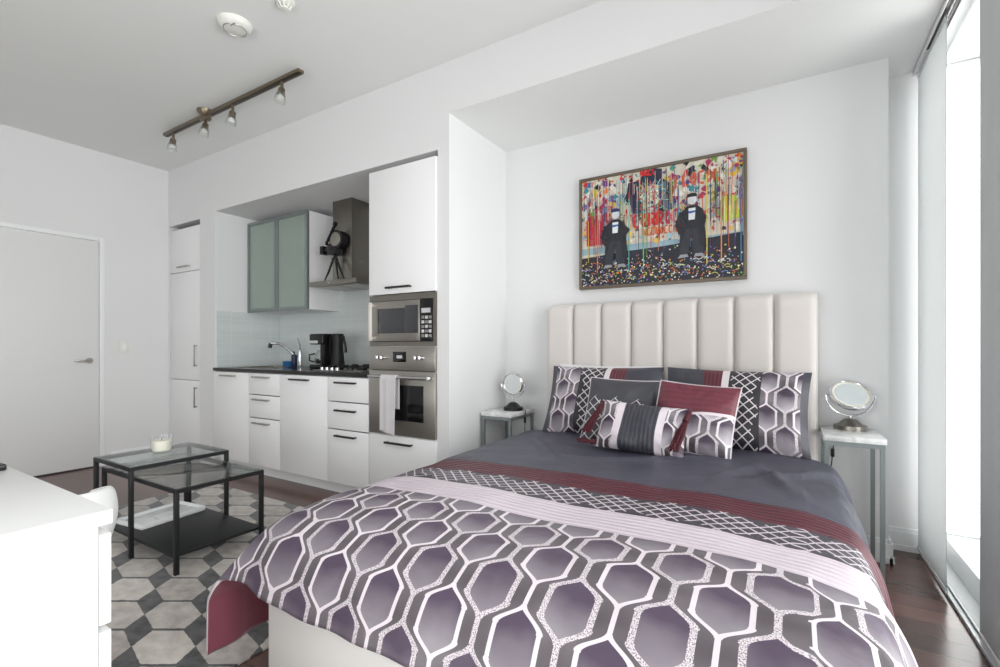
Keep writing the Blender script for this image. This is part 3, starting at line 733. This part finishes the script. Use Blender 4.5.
# ------------------------------------------------------------------ dresser, remote, chair
DX0, DX1, DY0, DY1, DZ = -1.80, -1.15, -.07, .408, .78
t = thing('chest_of_drawers', 'plain white chest of drawers cut off at the left foreground', 'dresser', ((DX0+DX1)/2, (DY0+DY1)/2, 0))
obj('top', MB().box(DX0, DX1, DY0, DY1, DZ-.028, DZ, .0015), M['dresser'], t)
c = MB().box(DX0, DX0+.018, DY0, DY1-.0235, 0, DZ-.028, .001).box(DX1-.018, DX1, DY0, DY1-.0235, 0, DZ-.028, .001).box(DX0+.018, DX1-.018, DY0+.002, DY0+.01, .04, DZ-.028).box(DX0+.018, DX1-.018, DY0+.01, DY1-.06, .05, .066)
obj('carcass', c, M['dresser'], t, 0)
zz = DZ-.046
for k in range(4):
    h = .178 if k < 3 else .16
    dd = obj('drawer', MB().box(DX0+.001, DX1-.001, DY1-.022, DY1-.002, zz-h, zz, .0015), M['dresser'], t)
    obj('drawer_box', MB().box(DX0+.03, DX1-.03, DY0+.03, DY1-.0225, zz-h+.02, zz-.03), M['dresser'], dd, 0)
    zz -= h+.014
t = thing('remote_control', 'thin black remote control at the far left corner of the white dresser', 'remote', (-1.765, .3, DZ))
obj('case', MB().box(-1.79, -1.75, .19, .393, DZ+.0005, DZ+.016, .004), M['black'], t)
bt = MB()
for r in range(6):
    for c in range(2): bt.cyl((-1.78+.02*c, .22+.024*r, DZ+.0155), (-1.78+.02*c, .22+.024*r, DZ+.018), .006, n=10)
obj('keypad', bt, M['greyglass'], t)
# moulded chair tucked in front of the drawers, its back towards the window
qx, qy = -2.13, .60
t = thing('tub_chair', 'white moulded tub chair half hidden behind the chest of drawers', 'chair', (qx, qy, 0))
def shell(a, b):
    ang = math.radians(-125+250*a)                     # opens towards -X
    e = abs(a-.5)*2
    top = .625-.05*e**2.2
    z = .36+(top-.36)*b
    r = .125+.055*math.sin(min(1, b*1.3)*PI*.5)-.02*b**4
    if b > .94: r -= .008
    return Vector((qx+r*math.cos(ang)*1.0, qy+r*math.sin(ang)*.92, z))
bk = obj('back_shell', MB().grid(shell, 40, 14), M['shell'], t, 60)
m_ = bk.modifiers.new('t', 'SOLIDIFY'); m_.thickness = .014; m_.offset = -1
m_ = bk.modifiers.new('s', 'SUBSURF'); m_.levels = 1; m_.render_levels = 1
obj('seat', MB().lathe([(0, .34), (.09, .337), (.122, .35), (.133, .372), (.122, .39), (.08, .385), (0, .382)], (qx, qy, 0)), M['shell'], t)
for a in (45, 135, 225, 315):
    c, s_ = math.cos(math.radians(a)), math.sin(math.radians(a))
    obj('leg', MB().cyl((qx+.08*c, qy+.08*s_, .342), (qx+.13*c, qy+.13*s_, .013), .014, .010, n=14), M['shell'], t)

# ------------------------------------------------------------------ nesting coffee tables
def table(name, label, x0, x1, y0, y1, h, shelf, grp):
    t = thing(name, label, 'coffee table', ((x0+x1)/2, (y0+y1)/2, .008), grp)
    s_ = .02; f0 = .0085
    for x in (x0, x1-s_):
        for y in (y0, y1-s_): obj('leg', MB().box(x, x+s_, y, y+s_, f0, h-s_, .001), M['blackmetal'], t)
    obj('top_frame', MB().box(x0, x1, y0, y0+s_, h-s_, h, .001).box(x0, x1, y1-s_, y1, h-s_, h, .001).box(x0, x0+s_, y0+s_, y1-s_, h-s_, h).box(x1-s_, x1, y0+s_, y1-s_, h-s_, h), M['blackmetal'], t)
    obj('glass_top', MB().box(x0+.004, x1-.004, y0+.004, y1-.004, h+.0003, h+.0055, .001), M['tableglass'], t)
    if shelf: obj('shelf', MB().box(x0+s_, x1-s_, y0+.002, y1-.002, .088, .103, .002), M['blackmetal'], t)
    return t
table('coffee_table', 'low black metal coffee table with glass top and dark lower shelf', -3.35, -2.51, 1.135, 1.585, .42, True, None)
t2 = table('side_table', 'taller square black metal glass table standing over the low one', -3.375, -2.915, 1.105, 1.615, .479, False, None)
mt = Matrix.Translation((-3.18, 1.33, 0)) @ Matrix.Rotation(math.radians(14), 4, 'Z')
t = thing('serving_tray', 'white marbled tray lying on the dark lower shelf', 'tray', (-3.17, 1.33, .103))
mt2 = Matrix.Translation((-3.165, 1.345, 0)) @ Matrix.Rotation(math.radians(8), 4, 'Z')
obj('tray_base', MB().box(-.12, .12, -.16, .2, .1035, .112, .002, mtx=mt2), M['marble'], t)
e = MB().box(-.12, -.112, -.16, .2, .112, .13, .001, mtx=mt2).box(.112, .12, -.16, .2, .112, .13, .001, mtx=mt2).box(-.112, .112, -.16, -.152, .112, .13, mtx=mt2).box(-.112, .112, .192, .2, .112, .13, mtx=mt2)
obj('tray_rim', e, M['trim'], t)
kx, ky, kz = -3.19, 1.37, .4850
t = thing('candle', 'cream candle in a clear glass jar on the taller glass table', 'candle', (kx, ky, kz))
obj('jar', MB().lathe([(0, 0), (.046, 0), (.053, .02), (.056, .095)], (kx, ky, kz)), M['glass'], t)
obj('wax', MB().lathe([(0, .007), (.043, .007), (.049, .02), (.051, .068), (0, .066)], (kx, ky, kz)), M['wax'], t)
obj('wick', MB().cyl((kx, ky, kz+.066), (kx+.003, ky, kz+.08), .0015, n=6), M['black'], t)

# ------------------------------------------------------------------ bed
BX0, BX1, BY0 = -1.44, .125, .92
t = thing('upholstered_bed', 'upholstered bed frame with tall beige channel tufted headboard', 'bed', ((BX0+BX1)/2, 2.0, 0))
obj('foot_rail', MB().box(BX0, BX1, BY0, BY0+.06, .02, .285, .012, 3), M['framefab'], t)
for x in (BX0, BX1-.05): obj('side_rail', MB().box(x, x+.05, BY0+.061, 2.98, .02, .285, .012, 3), M['framefab'], t)
obj('slat_base', MB().box(BX0+.051, BX1-.051, BY0+.061, 2.98, .15, .19), M['sheet'], t, 0)
for x in (BX0+.08, BX1-.12):
    for y in (BY0+.1, 2.85): obj('leg', MB().box(x, x+.04, y, y+.04, .011 if (x < -1.6) else 0, .15), M['black'], t, 0)
HBX0, HBX1 = -1.438, .122; NCH = 8; cw = (HBX1-HBX0)/NCH
def hb(a, b):
    x = HBX0+(HBX1-HBX0)*a
    f = (a*NCH) % 1.0
    if a >= 1: f = 1
    puff = (1-abs(2*f-1)**9)
    ztop = 1.405
    s_ = b*1.30
    y = 3.0-.034*puff
    if b < .9: z = .1+(ztop-.05-.1)*b/.9; yy = y
    else:
        q = (b-.9)/.1*PI/2; z = ztop-.05+.05*math.sin(q)-.006*(1-puff); yy = y+(3.095-y)*(1-math.cos(q))*.95
    return Vector((x, yy, z))
h_ = MB(); h_.grid(hb, NCH*28, 30)
h_.box(HBX0, HBX1, 3.03, 3.10, .02, 1.36)
obj('headboard', h_, M['uphol'], t, 50, fix=False)
sdn = MB().box(HBX0-.002, HBX0+.012, 2.99, 3.098, .05, 1.365, .005).box(HBX1-.012, HBX1+.002, 2.99, 3.098, .05, 1.365, .005)
obj('headboard_side', sdn, M['uphol'], t)
tag(obj('mattress', MB().box(BX0+.012, BX1-.012, BY0+.03, 2.93, .2865, .455, .05, 4), M['sheet'], None, 60), 'white mattress showing below the hem of the patterned duvet', 'mattress')
# duvet -------------------------------------------------
xl, xr, yf, yhd = -1.45, .135, .915, 2.72
def table_fn(pts, k=25):
    P = np.array(pts, float); o = np.linspace(P[0, 0], P[-1, 0], 300)
    out = []
    for c in (1, 2):
        q = np.interp(o, P[:, 0], P[:, c])
        qp = np.concatenate([np.full(k, q[0]), q, q[-1]+(q[-1]-q[-2])*np.arange(1, k+1)]); q2 = np.convolve(qp, np.ones(2*k+1)/(2*k+1), 'same')[k:-k]
        out.append(q2)
    return lambda s_: (float(np.interp(s_, o, out[0])), float(np.interp(s_, o, out[1])))
fL = table_fn([(-.12, -.11, -.0), (0, 0, .01), (.05, .04, .035), (.31, .165, .275), (.49, .17, .455)], 9)
fR = table_fn([(-.12, -.11, -.0), (0, 0, .01), (.05, .042, .035), (.17, .085, .14), (.46, .125, .43)])
fF = table_fn([(-.32, -.32, .0), (-.2, -.2, .006), (-.1, -.105, .025), (0, -.015, .07), (.1, .04, .145), (.22, .075, .25)])
aL, aR, b0 = xl-.49, xr+.44, yf-.165
def smax(a, b, k=.03):
    return .5*(a+b+math.sqrt((a-b)**2+k*k))-.5*k if max(a, b) > .0 else max(a, b)
def duv(p, q):
    a = aL+(aR-aL)*p; b = b0+(yhd-b0)*q
    # fabric foot line is a little longer near the left corner
    X_, ex, dz1 = a, 0, 0
    if a < xl+.12:
        ex, dz1 = fL(xl-a); X_ = xl-ex
    elif a > xr-.12:
        ex, dz1 = fR(a-xr); X_ = xr+ex
    Y_, dz2 = b, 0
    if b < yf+.32:
        ey, dz2 = fF(yf-b); Y_ = yf-ey
    oxl = max(0, xl-a); oy = max(0, yf-b)
    cor = min(1, oxl/.3)
    Y_ -= cor*oy*.2
    zt = .548+.022*(b-yf)/(yhd-yf)
    mid = (a-(xl+xr)/2)/((xr-xl)/2); mid = min(1, abs(mid))
    zt += .022*(1-mid**4)*(1-max(0, (yf+.35-b)/.35)**2 if b < yf+.35 else 1)
    z = zt-smax(dz1, dz2)
    # folds
    onTop = max(0, 1-oxl*6-max(0, a-xr)*6-oy*6)
    z += onTop*.011*(noise.noise(Vector((a*2.2, b*3.2, 1.3)))+.5*noise.noise(Vector((a*6, b*7, 4))))
    # long soft creases in the plain grey area
    g = max(0, min(1, (b-1.9)/.2))
    for (cx, cy, dx_, dy_, A, wd) in ((-1.08, 2.2, .62, -.78, .022, .022), (-.2, 2.2, .35, .94, .010, .03), (-.02, 2.1, -.3, .95, .016, .03), (.05, 2.35, .6, .8, .014, .028), (-.75, 2.15, .97, .2, .007, .03), (-.45, 2.3, .8, .55, .008, .03)):
        u_ = (a-cx)*dx_+(b-cy)*dy_; v_ = -(a-cx)*dy_+(b-cy)*dx_
        z += onTop*g*A*1.5*math.exp(-(v_/wd)**2-(u_/.22)**2)
    side = max(0, min(1, (abs(a-(xl+xr)/2)-(xr-xl)/2)/.3))
    if a > xr: X_ += side*(.016*math.sin(b*14+1.5)+.010*math.sin(b*29))
    if a < xl: X_ -= side*(.010*math.sin(b*13+.8)+.006*math.sin(b*27))*(1-cor*min(1, oy*8))
    if oy > 0: Y_ -= oy/.25*(.008*math.sin(a*13)+.005*math.sin(a*31))*(1-cor); z += oy/.25*.012*math.sin(a*7.5+1.2)*(1-cor)
    return Vector((X_, Y_, z))
dv = MB(); dv.grid(duv, 190, 190, uvfn=lambda p, q: (aL+(aR-aL)*p, b0+(yhd-b0)*q))
dvo = obj('duvet', dv, [M['duvet'], M['maroon'], M['piping']], None, 0, loc=(-.66, 1.9, .13), fix=False)
for p in dvo.data.polygons: p.use_smooth = True
sm = dvo.modifiers.new('thickness', 'SOLIDIFY'); sm.thickness = .010; sm.offset = -1; sm.material_offset = 1; sm.material_offset_rim = 2
tag(dvo, 'purple and grey patterned duvet with lilac and maroon bands spread over the bed', 'duvet')

# pillows ---------------------------------------------------
def pillow(name, label, mats, w_, h_, d_, base, lean, yaw, roll=0, cat='pillow', grp=None, n=36, pipe=None, seed=1, flange=0):
    R = Matrix.Translation(base) @ Matrix.Rotation(yaw, 4, 'Z') @ Matrix.Rotation(-lean, 4, 'X') @ Matrix.Rotation(roll, 4, 'Y')
    mb = MB()
    def pt(a, b, sgn):
        p, q = 2*a-1, 2*b-1
        e = .045
        x = w_/2*p*(1-e*(1-q*q)); z = h_/2*q*(1-e*(1-p*p))
        fl = 1-flange
        pp, qq = min(1, abs(p)/fl), min(1, abs(q)/fl)
        th = d_/2*max(0, (1-pp**2.6))**.55*max(0, (1-qq**2.6))**.55+.004
        wr = .014*noise.noise(Vector((x*9+seed*7, z*9, sgn*3)))*min(1, th/.03)
        rad = .006*math.sin(14*math.atan2(q, p))*max(abs(p), abs(q))**3*(1-max(abs(p), abs(q))**8)
        # sag: weight settles to the bottom
        th *= 1+.18*(-q)
        return R @ Vector((x, sgn*(th+wr+rad), z+h_/2))
    uvf = lambda a, b: (a*w_, b*h_)
    mb.grid(lambda a, b: pt(a, b, -1), n, n, uvfn=uvf)
    mb.grid(lambda a, b: pt(1-a, b, 1), n, n, uvfn=lambda a, b: ((1-a)*w_, b*h_))
    t_ = thing(name, label, cat, base, grp)
    o = obj('cover', mb, mats, t_, 0, fix=False)
    for p in o.data.polygons: p.use_smooth = True
    if pipe:
        pts = []
        for k in range(60):
            s_ = k/15; q = s_ % 1
            a, b = ((q, 0), (1, q), (1-q, 1), (0, 1-q))[int(s_)]
            c1, c2 = pt(a, b, -1), pt(a, b, 1); pts.append((c1+c2)/2)
        obj('piping', MB().tube(pts, .0048, 8, closed=True), pipe, t_)
    return t_, R
D = math.radians
pillow('pillow_sham', 'large sham with hexagon panel leaning on the left of the headboard', M['shamL'], .70, .44, .15, Vector((-.972, 2.68, .582)), D(24), D(0), D(-.5), seed=1, flange=.03)
pillow('pillow_sham', 'large sham with hexagon panel leaning on the right of the headboard, by the window', M['shamR'], .70, .44, .15, Vector((-.264, 2.68, .580)), D(24), D(0), D(1.2), seed=2, flange=.03)
pillow('sleeping_pillow', 'white pillow peeking out above the left sham against the headboard', M['sheet'], .66, .42, .05, Vector((-.98, 2.905, .575)), D(3), 0, 0, seed=7)
pillow('square_cushion', 'small square grey cushion with white piping in front of the left sham', M['cushgrey'], .39, .375, .12, Vector((-.80, 2.50, .588)), D(27), D(4), D(2), pipe=M['piping'], cat='cushion', seed=3)
pillow('square_cushion', 'small square cushion, maroon above hexagons, in front of the right sham', M['cushmar'], .39, .37, .12, Vector((-.43, 2.44, .588)), D(28), D(-3), D(4), pipe=M['piping'], cat='cushion', seed=4)
t_, R = pillow('oblong_cushion', 'small oblong cushion with grey pleated centre and maroon tassels, foremost on bed', M['cushobl'], .44, .25, .11, Vector((-.635, 2.31, .590)), D(24), D(-2), D(3), cat='cushion', seed=5)
def tassel(top, bot):
    top, bot = Vector(top), Vector(bot); b = MB(); d_ = bot-top
    b.sphere(top, .012); b.cyl(top, top+d_*.25, .012, .015, n=14)
    rnd = random.Random(3)
    for k in range(26):
        a = rnd.random()*2*PI; r = .02*math.sqrt(rnd.random())
        o = Vector((math.cos(a)*r, math.sin(a)*r*.7, rnd.uniform(-.006, .006)))
        b.tube([top+d_*.2+o*.4, top+d_*.6+o, bot+o*1.15], .0035, 5)
    return b
for sx, top, bot in ((-1, (-.215, -.01, .23), (-.26, -.045, .06)), (1, (.215, -.01, .23), (.185, -.075, .03)), (-1, (-.22, -.01, .02), (-.285, -.03, .012))):
    obj('tassel', tassel(R @ Vector(top), R @ Vector(bot)), M['tassel'], t_)

# ------------------------------------------------------------------ bedside tables
def nightstand(x0, x1, y0, y1, h, label, legs):
    t = thing('bedside_table', label, 'bedside table', ((x0+x1)/2, (y0+y1)/2, 0), 'marble bedside tables')
    obj('marble_top', MB().box(x0, x1, y0, y1, h-.027, h, .003), M['marble'], t)
    obj('frame', MB().box(x0+.006, x1-.006, y0+.006, y0+.026, h-.048, h-.0275).box(x0+.006, x1-.006, y1-.026, y1-.006, h-.048, h-.0275).box(x0+.006, x0+.026, y0+.026, y1-.026, h-.048, h-.0275).box(x1-.026, x1-.006, y0+.026, y1-.026, h-.048, h-.0275)
        .box(x0+.006, x1-.006, y0+.006, y0+.022, 0.0, .014).box(x0+.006, x1-.006, y1-.022, y1-.006, 0, .014), M['greymetal'], t, 0)
    for x in (x0+.006, x1-.024):
        for y in (y0+.006, y1-.024): obj('leg', MB().box(x, x+.018, y, y+.018, .014, h-.048), M['greymetal'], t, 0)
    return t
nightstand(-1.825, -1.585, 2.74, 3.085, .66, 'grey metal bedside table with marble top on the kitchen side of the bed', None)
nightstand(.135, .376, 2.75, 3.085, .685, 'grey metal bedside table with marble top on the window side of the bed', None)
def vanity(cx, cy, cz, yaw, r, pitch, label, h, black, cord):
    t = thing('vanity_mirror', label, 'mirror', (cx, cy, cz), 'round vanity mirrors on stands')
    Rz = Matrix.Translation((cx, cy, cz)) @ Matrix.Rotation(yaw, 4, 'Z')
    mm = M['chrome']; bm_ = M['black'] if black else M['steeldark']
    b = MB(); o = Rz @ Vector((0, 0, 0))
    b.lathe([(0, 0), (.07, 0), (.07, .022), (.05, .03), (.03, .05), (.012, .058), (0, .058)], o, n=28)
    obj('base', b, bm_, t)
    zc = h
    pts = []
    ry = r+.016
    for k in range(17):
        a = PI+PI*k/16
        pts.append(Rz @ Vector((ry*math.cos(a), 0, zc+ry*math.sin(a)*.98)))
    lowest = zc-ry*.98
    obj('yoke', MB().tube(pts, .0045, 8).cyl(Rz @ Vector((0, 0, .055)), Rz @ Vector((0, 0, lowest)), .006).cyl(pts[0], Rz @ Vector((-r+.004, 0, zc)), .006).cyl(pts[-1], Rz @ Vector((r-.004, 0, zc)), .006), mm, t)
    ax = (Rz.to_3x3() @ Matrix.Rotation(pitch, 3, 'X') @ Vector((0, -1, 0)))
    c = Rz @ Vector((0, 0, zc))
    fr = obj('mirror_frame', MB().lathe([(0, -.028), (r*.8, -.026), (r, -.01), (r+.003, 0), (r+.001, .008), (r-.008, .011), (r-.012, .006), (0, .006)], c, ax, n=40), mm, t)
    obj('mirror_disc', MB().lathe([(0, .0068), (r*.78, .0068), (r*.78, .0062)], c, ax, n=40), M['mirror'], fr)
    obj('light_ring', MB().lathe([(r*.78, .0066), (r*.80, .009), (r-.013, .009), (r-.012, .0062)], c, ax, n=40), M['wax'], fr)
    if cord:
        obj('cord', MB().tube([Vector(p) for p in cord], .0028, 6), M['black'], t)
        k = cord[len(cord)//2]; obj('cord_switch', MB().box(k[0]-.008, k[0]+.008, k[1]-.006, k[1]+.006, k[2]-.022, k[2]+.022, .003), M['black'], t)
    return t
vanity(-1.675, 2.93, .6605, D(-2), .082, D(4), 'round mirror with black base on the left bedside table, by the kitchen wall', .185, True,
       [(-1.62, 2.96, .664), (-1.577, 2.93, .667), (-1.575, 2.92, .60), (-1.577, 2.92, .50), (-1.58, 2.93, .4)])
vanity(.262, 3.0, .6855, D(14), .092, D(-44), 'round chrome lighted mirror on the right bedside table, by the window', .175, False,
       [(.22, 3.05, .690), (.205, 3.093, .690), (.20, 3.1, .60), (.195, 3.1, .54), (.19, 3.1, .48), (.165, 3.1, .38)])

# ------------------------------------------------------------------ painting
PX0, PX1, PZ0, PZ1 = -1.238, -.212, 1.50, 2.256
t = thing('framed_painting', 'colourful drip and splatter painting with two dark figures above the headboard', 'painting', ((PX0+PX1)/2, YN, PZ0))
fw = .018
obj('frame', MB().box(PX0, PX1, YN-.045, YN-.001, PZ0, PZ0+fw, .003).box(PX0, PX1, YN-.045, YN-.001, PZ1-fw, PZ1, .003).box(PX0, PX0+fw, YN-.045, YN-.001, PZ0+fw, PZ1-fw, .003).box(PX1-fw, PX1, YN-.045, YN-.001, PZ0+fw, PZ1-fw, .003), M['picture_frame'], t)
W_, H_ = PX1-PX0-2*fw, PZ1-PZ0-2*fw
rnd = random.Random(11)
PV, PFc, PC = [], [], []
layer = [0]
def poly(pts, col):
    layer[0] += 1; y = YN-.0302-.000008*layer[0]
    base = len(PV)
    for (u_, v_) in pts:
        PV.append((PX0+fw+min(1, max(0, u_))*W_, y, PZ0+fw+min(1, max(0, v_))*H_))
    PFc.append(tuple(range(base, base+len(pts)))); PC.append(lin(*col))
def rect(u0, u1, v0, v1, col): poly([(u0, v0), (u1, v0), (u1, v1), (u0, v1)], col)
asp = W_/H_
def blob(u_, v_, r, col, n=9, jag=.4):
    poly([(u_+r*(1+rnd.uniform(-jag, jag))*math.cos(2*PI*k/n), v_+r*asp*(1+rnd.uniform(-jag, jag))*math.sin(2*PI*k/n)) for k in range(n)], col)
def stroke(pts, wd, col):
    for (a, b) in zip(pts, pts[1:]):
        dx_, dy_ = (b[0]-a[0])*asp, b[1]-a[1]; L = math.hypot(dx_, dy_) or 1; nx, ny = -dy_/L*wd/2/asp, dx_/L*wd/2
        poly([(a[0]+nx, a[1]+ny), (b[0]+nx, b[1]+ny), (b[0]-nx, b[1]-ny), (a[0]-nx, a[1]-ny)], col)
rect(0, 1, 0, 1, (214, 206, 190))
rect(0, 1, .30, .36, (150, 178, 190))
poly([(0, 0), (1, 0), (1, .36), (.55, .31), (.3, .30), (0, .27)], (34, 36, 50))
BR = [(196, 38, 42), (206, 60, 48), (226, 190, 60), (60, 110, 170), (52, 140, 150), (98, 60, 130), (222, 120, 50), (30, 30, 38), (236, 232, 222), (110, 160, 70), (170, 40, 90), (120, 170, 200)]
for k in range(420): blob(rnd.random(), rnd.uniform(.6, 1.0), rnd.uniform(.006, .024), rnd.choice(BR+[(226, 220, 206)]*3), jag=.7)
for k in range(200): blob(rnd.random(), rnd.uniform(.36, .66), rnd.uniform(.004, .018), rnd.choice([(236, 232, 222), (226, 216, 196), (206, 60, 48), (226, 190, 90), (160, 190, 200), (60, 60, 70)]), jag=.6)
# pale portrait-like abstract block in the centre, dark surround
for (a, b, r) in ((.37, .8, .075), (.40, .72, .07), (.53, .80, .075), (.56, .68, .06), (.47, .9, .08)): blob(a, b, r, (32, 38, 60), jag=.3)
blob(.465, .76, .062, (200, 222, 204), 12, .2); blob(.44, .71, .035, (150, 196, 190), 9, .3); blob(.49, .82, .03, (228, 232, 214), 9, .3)
stroke([(.435, .79), (.455, .80)], .018, (40, 60, 80)); stroke([(.48, .79), (.50, .80)], .018, (40, 60, 80)); blob(.47, .705, .014, (40, 50, 70))
for k in range(60): stroke([(rnd.uniform(.36, .58), rnd.uniform(.6, .92)), (rnd.uniform(.36, .58), rnd.uniform(.6, .92))], .005, rnd.choice([(60, 160, 170), (40, 60, 100), (206, 214, 200), (190, 60, 60), (226, 190, 60)]))
blob(.93, .55, .07, (190, 206, 60), 10, .4); blob(.92, .6, .04, (206, 210, 80)); blob(.09, .56, .06, (196, 36, 40), 10, .3)
for k in range(10): stroke([(.04+.013*k, .38), (.045+.012*k, .66)], .014, (190, 32, 38))
for zr in (.44, .5, .56): stroke([(.03, zr), (.16, zr+.01)], .014, (200, 34, 40))
# red scribbled strokes
def scrib(u0, v0, s_, col, wd, n=6):
    for k in range(n):
        x = u0+k*s_*.9
        sh = rnd.choice([[(0, 0), (0, 1), (.6, .9), (.6, .5), (0, .5), (.7, 0)], [(.6, 0), (0, .1), (0, .9), (.6, 1)], [(0, 0), (0, 1), (.6, 0), (.6, 1)], [(.3, 0), (0, .4), (.3, 1), (.6, .5), (.3, 0)], [(.6, 0), (0, 0), (0, 1), (.6, 1)], [(0, 0), (0, 1)]])
        stroke([(x+a*s_, v0+b*s_*asp*1.5) for a, b in sh], wd, col)
scrib(.36, .50, .055, (208, 36, 40), .022, 6); scrib(.42, .42, .03, (216, 100, 50), .012, 9); scrib(.76, .50, .035, (208, 50, 44), .012, 5); scrib(.40, .95, .03, (200, 40, 40), .014, 4); scrib(.62, .80, .05, (206, 90, 50), .02, 6)
# drips
for k in range(330):
    u_ = rnd.random(); v1 = rnd.uniform(.6, 1); v0 = v1-rnd.uniform(.08, .45); wd = rnd.uniform(.0012, .0038)
    rect(u_, u_+wd, max(v0, .2), v1, rnd.choice(BR+[(236, 232, 222), (40, 40, 46)]*3))
for u_, c in ((.11, (226, 120, 60)), (.42, (110, 190, 90)), (.88, (232, 150, 90)), (.80, (230, 210, 100)), (.985, (60, 130, 180)), (.325, (90, 170, 150))): rect(u_, u_+.006, .12, rnd.uniform(.6, .9), c)
# splatter on the dark ground
for k in range(520):
    c = rnd.choice([(220, 206, 90), (226, 226, 216), (90, 120, 190), (200, 60, 60), (120, 170, 90), (226, 150, 60), (130, 90, 150), (240, 236, 200)])
    v_ = abs(rnd.gauss(.1, .09))
    blob(rnd.random(), min(.3, v_), rnd.uniform(.002, .006), c, 6, .4)
for k in range(90):
    u_, v_ = rnd.random(), rnd.uniform(.02, .22); a = rnd.random()*PI
    stroke([(u_, v_), (u_+.02*math.cos(a), v_+.02*math.sin(a)), (u_+.035*math.cos(a+.5), v_+.03*math.sin(a+.5))], .006, rnd.choice([(206, 206, 110), (210, 214, 210), (110, 140, 200), (190, 110, 60)]))
# two standing figures in dark coats
def figure(u_, v0, s_, hat, arm):
    K = (30, 31, 40)
    def P(l): return [(u_+a*s_*1.45, v0+b*s_*asp) for a, b in l]
    poly(P([(-.085, 0), (-.02, 0), (.0, .26), (.02, 0), (.09, 0), (.075, .33), (-.07, .33)]), (44, 46, 56))
    poly(P([(-.09, .06), (-.07, .50), (-.03, .56), (.04, .56), (.085, .5), (.11, .08), (.06, .1), (.05, .3), (-.04, .3)]), K)
    if arm: poly(P([(.05, .53), (.13, .42), (.06, .3), (.05, .34), (.09, .42), (.04, .48)]), K)
    else: poly(P([(.05, .54), (.11, .42), (.09, .28), (.06, .28), (.07, .42), (.03, .48)]), K)
    poly(P([(-.09, .5), (-.12, .36), (-.09, .25), (-.065, .27), (-.085, .36), (-.05, .5)]), K)
    poly(P([(-.02, .4), (.025, .4), (.03, .53), (-.02, .53)]), (222, 226, 230))
    poly(P([(-.022, .47), (.03, .48), (.028, .5), (-.02, .5)]), (60, 90, 160))
    hc = [(u_+.005+.05*s_*math.cos(k*PI/6), v0+.62*s_*asp+.052*s_*asp*math.sin(k*PI/6)) for k in range(12)]
    poly(hc, (206, 208, 212))
    poly(P([(-.036, .655), (.044, .655), (.036, .69), (.0, .70), (-.03, .688)]), hat)
    poly(P([(-.1, -.02), (-.02, -.01), (-.03, .02), (-.08, .02)]), (150, 152, 160)); poly(P([(.02, -.01), (.1, -.02), (.08, .02), (.03, .02)]), (150, 152, 160))
figure(.235, .17, .55, (36, 44, 100), True); figure(.715, .2, .55, (26, 26, 32), False)
me = bpy.data.meshes.new('painted_canvas'); me.from_pydata([(a-t.location.x, b-t.location.y, c-t.location.z) for a, b, c in PV], [], PFc)
ca = me.color_attributes.new('paint', 'FLOAT_COLOR', 'CORNER'); li = 0
for f, c in zip(me.polygons, PC):
    for _ in range(f.loop_total): ca.data[li].color = c; li += 1
for p in me.polygons: pass
me.materials.append(M['paint'])
o = bpy.data.objects.new('painted_canvas', me); COL.objects.link(o); o.parent = t
obj('canvas_board', MB().box(PX0+fw, PX1-fw, YN-.030, YN-.002, PZ0+fw, PZ1-fw), M['sheet'], t, 0)
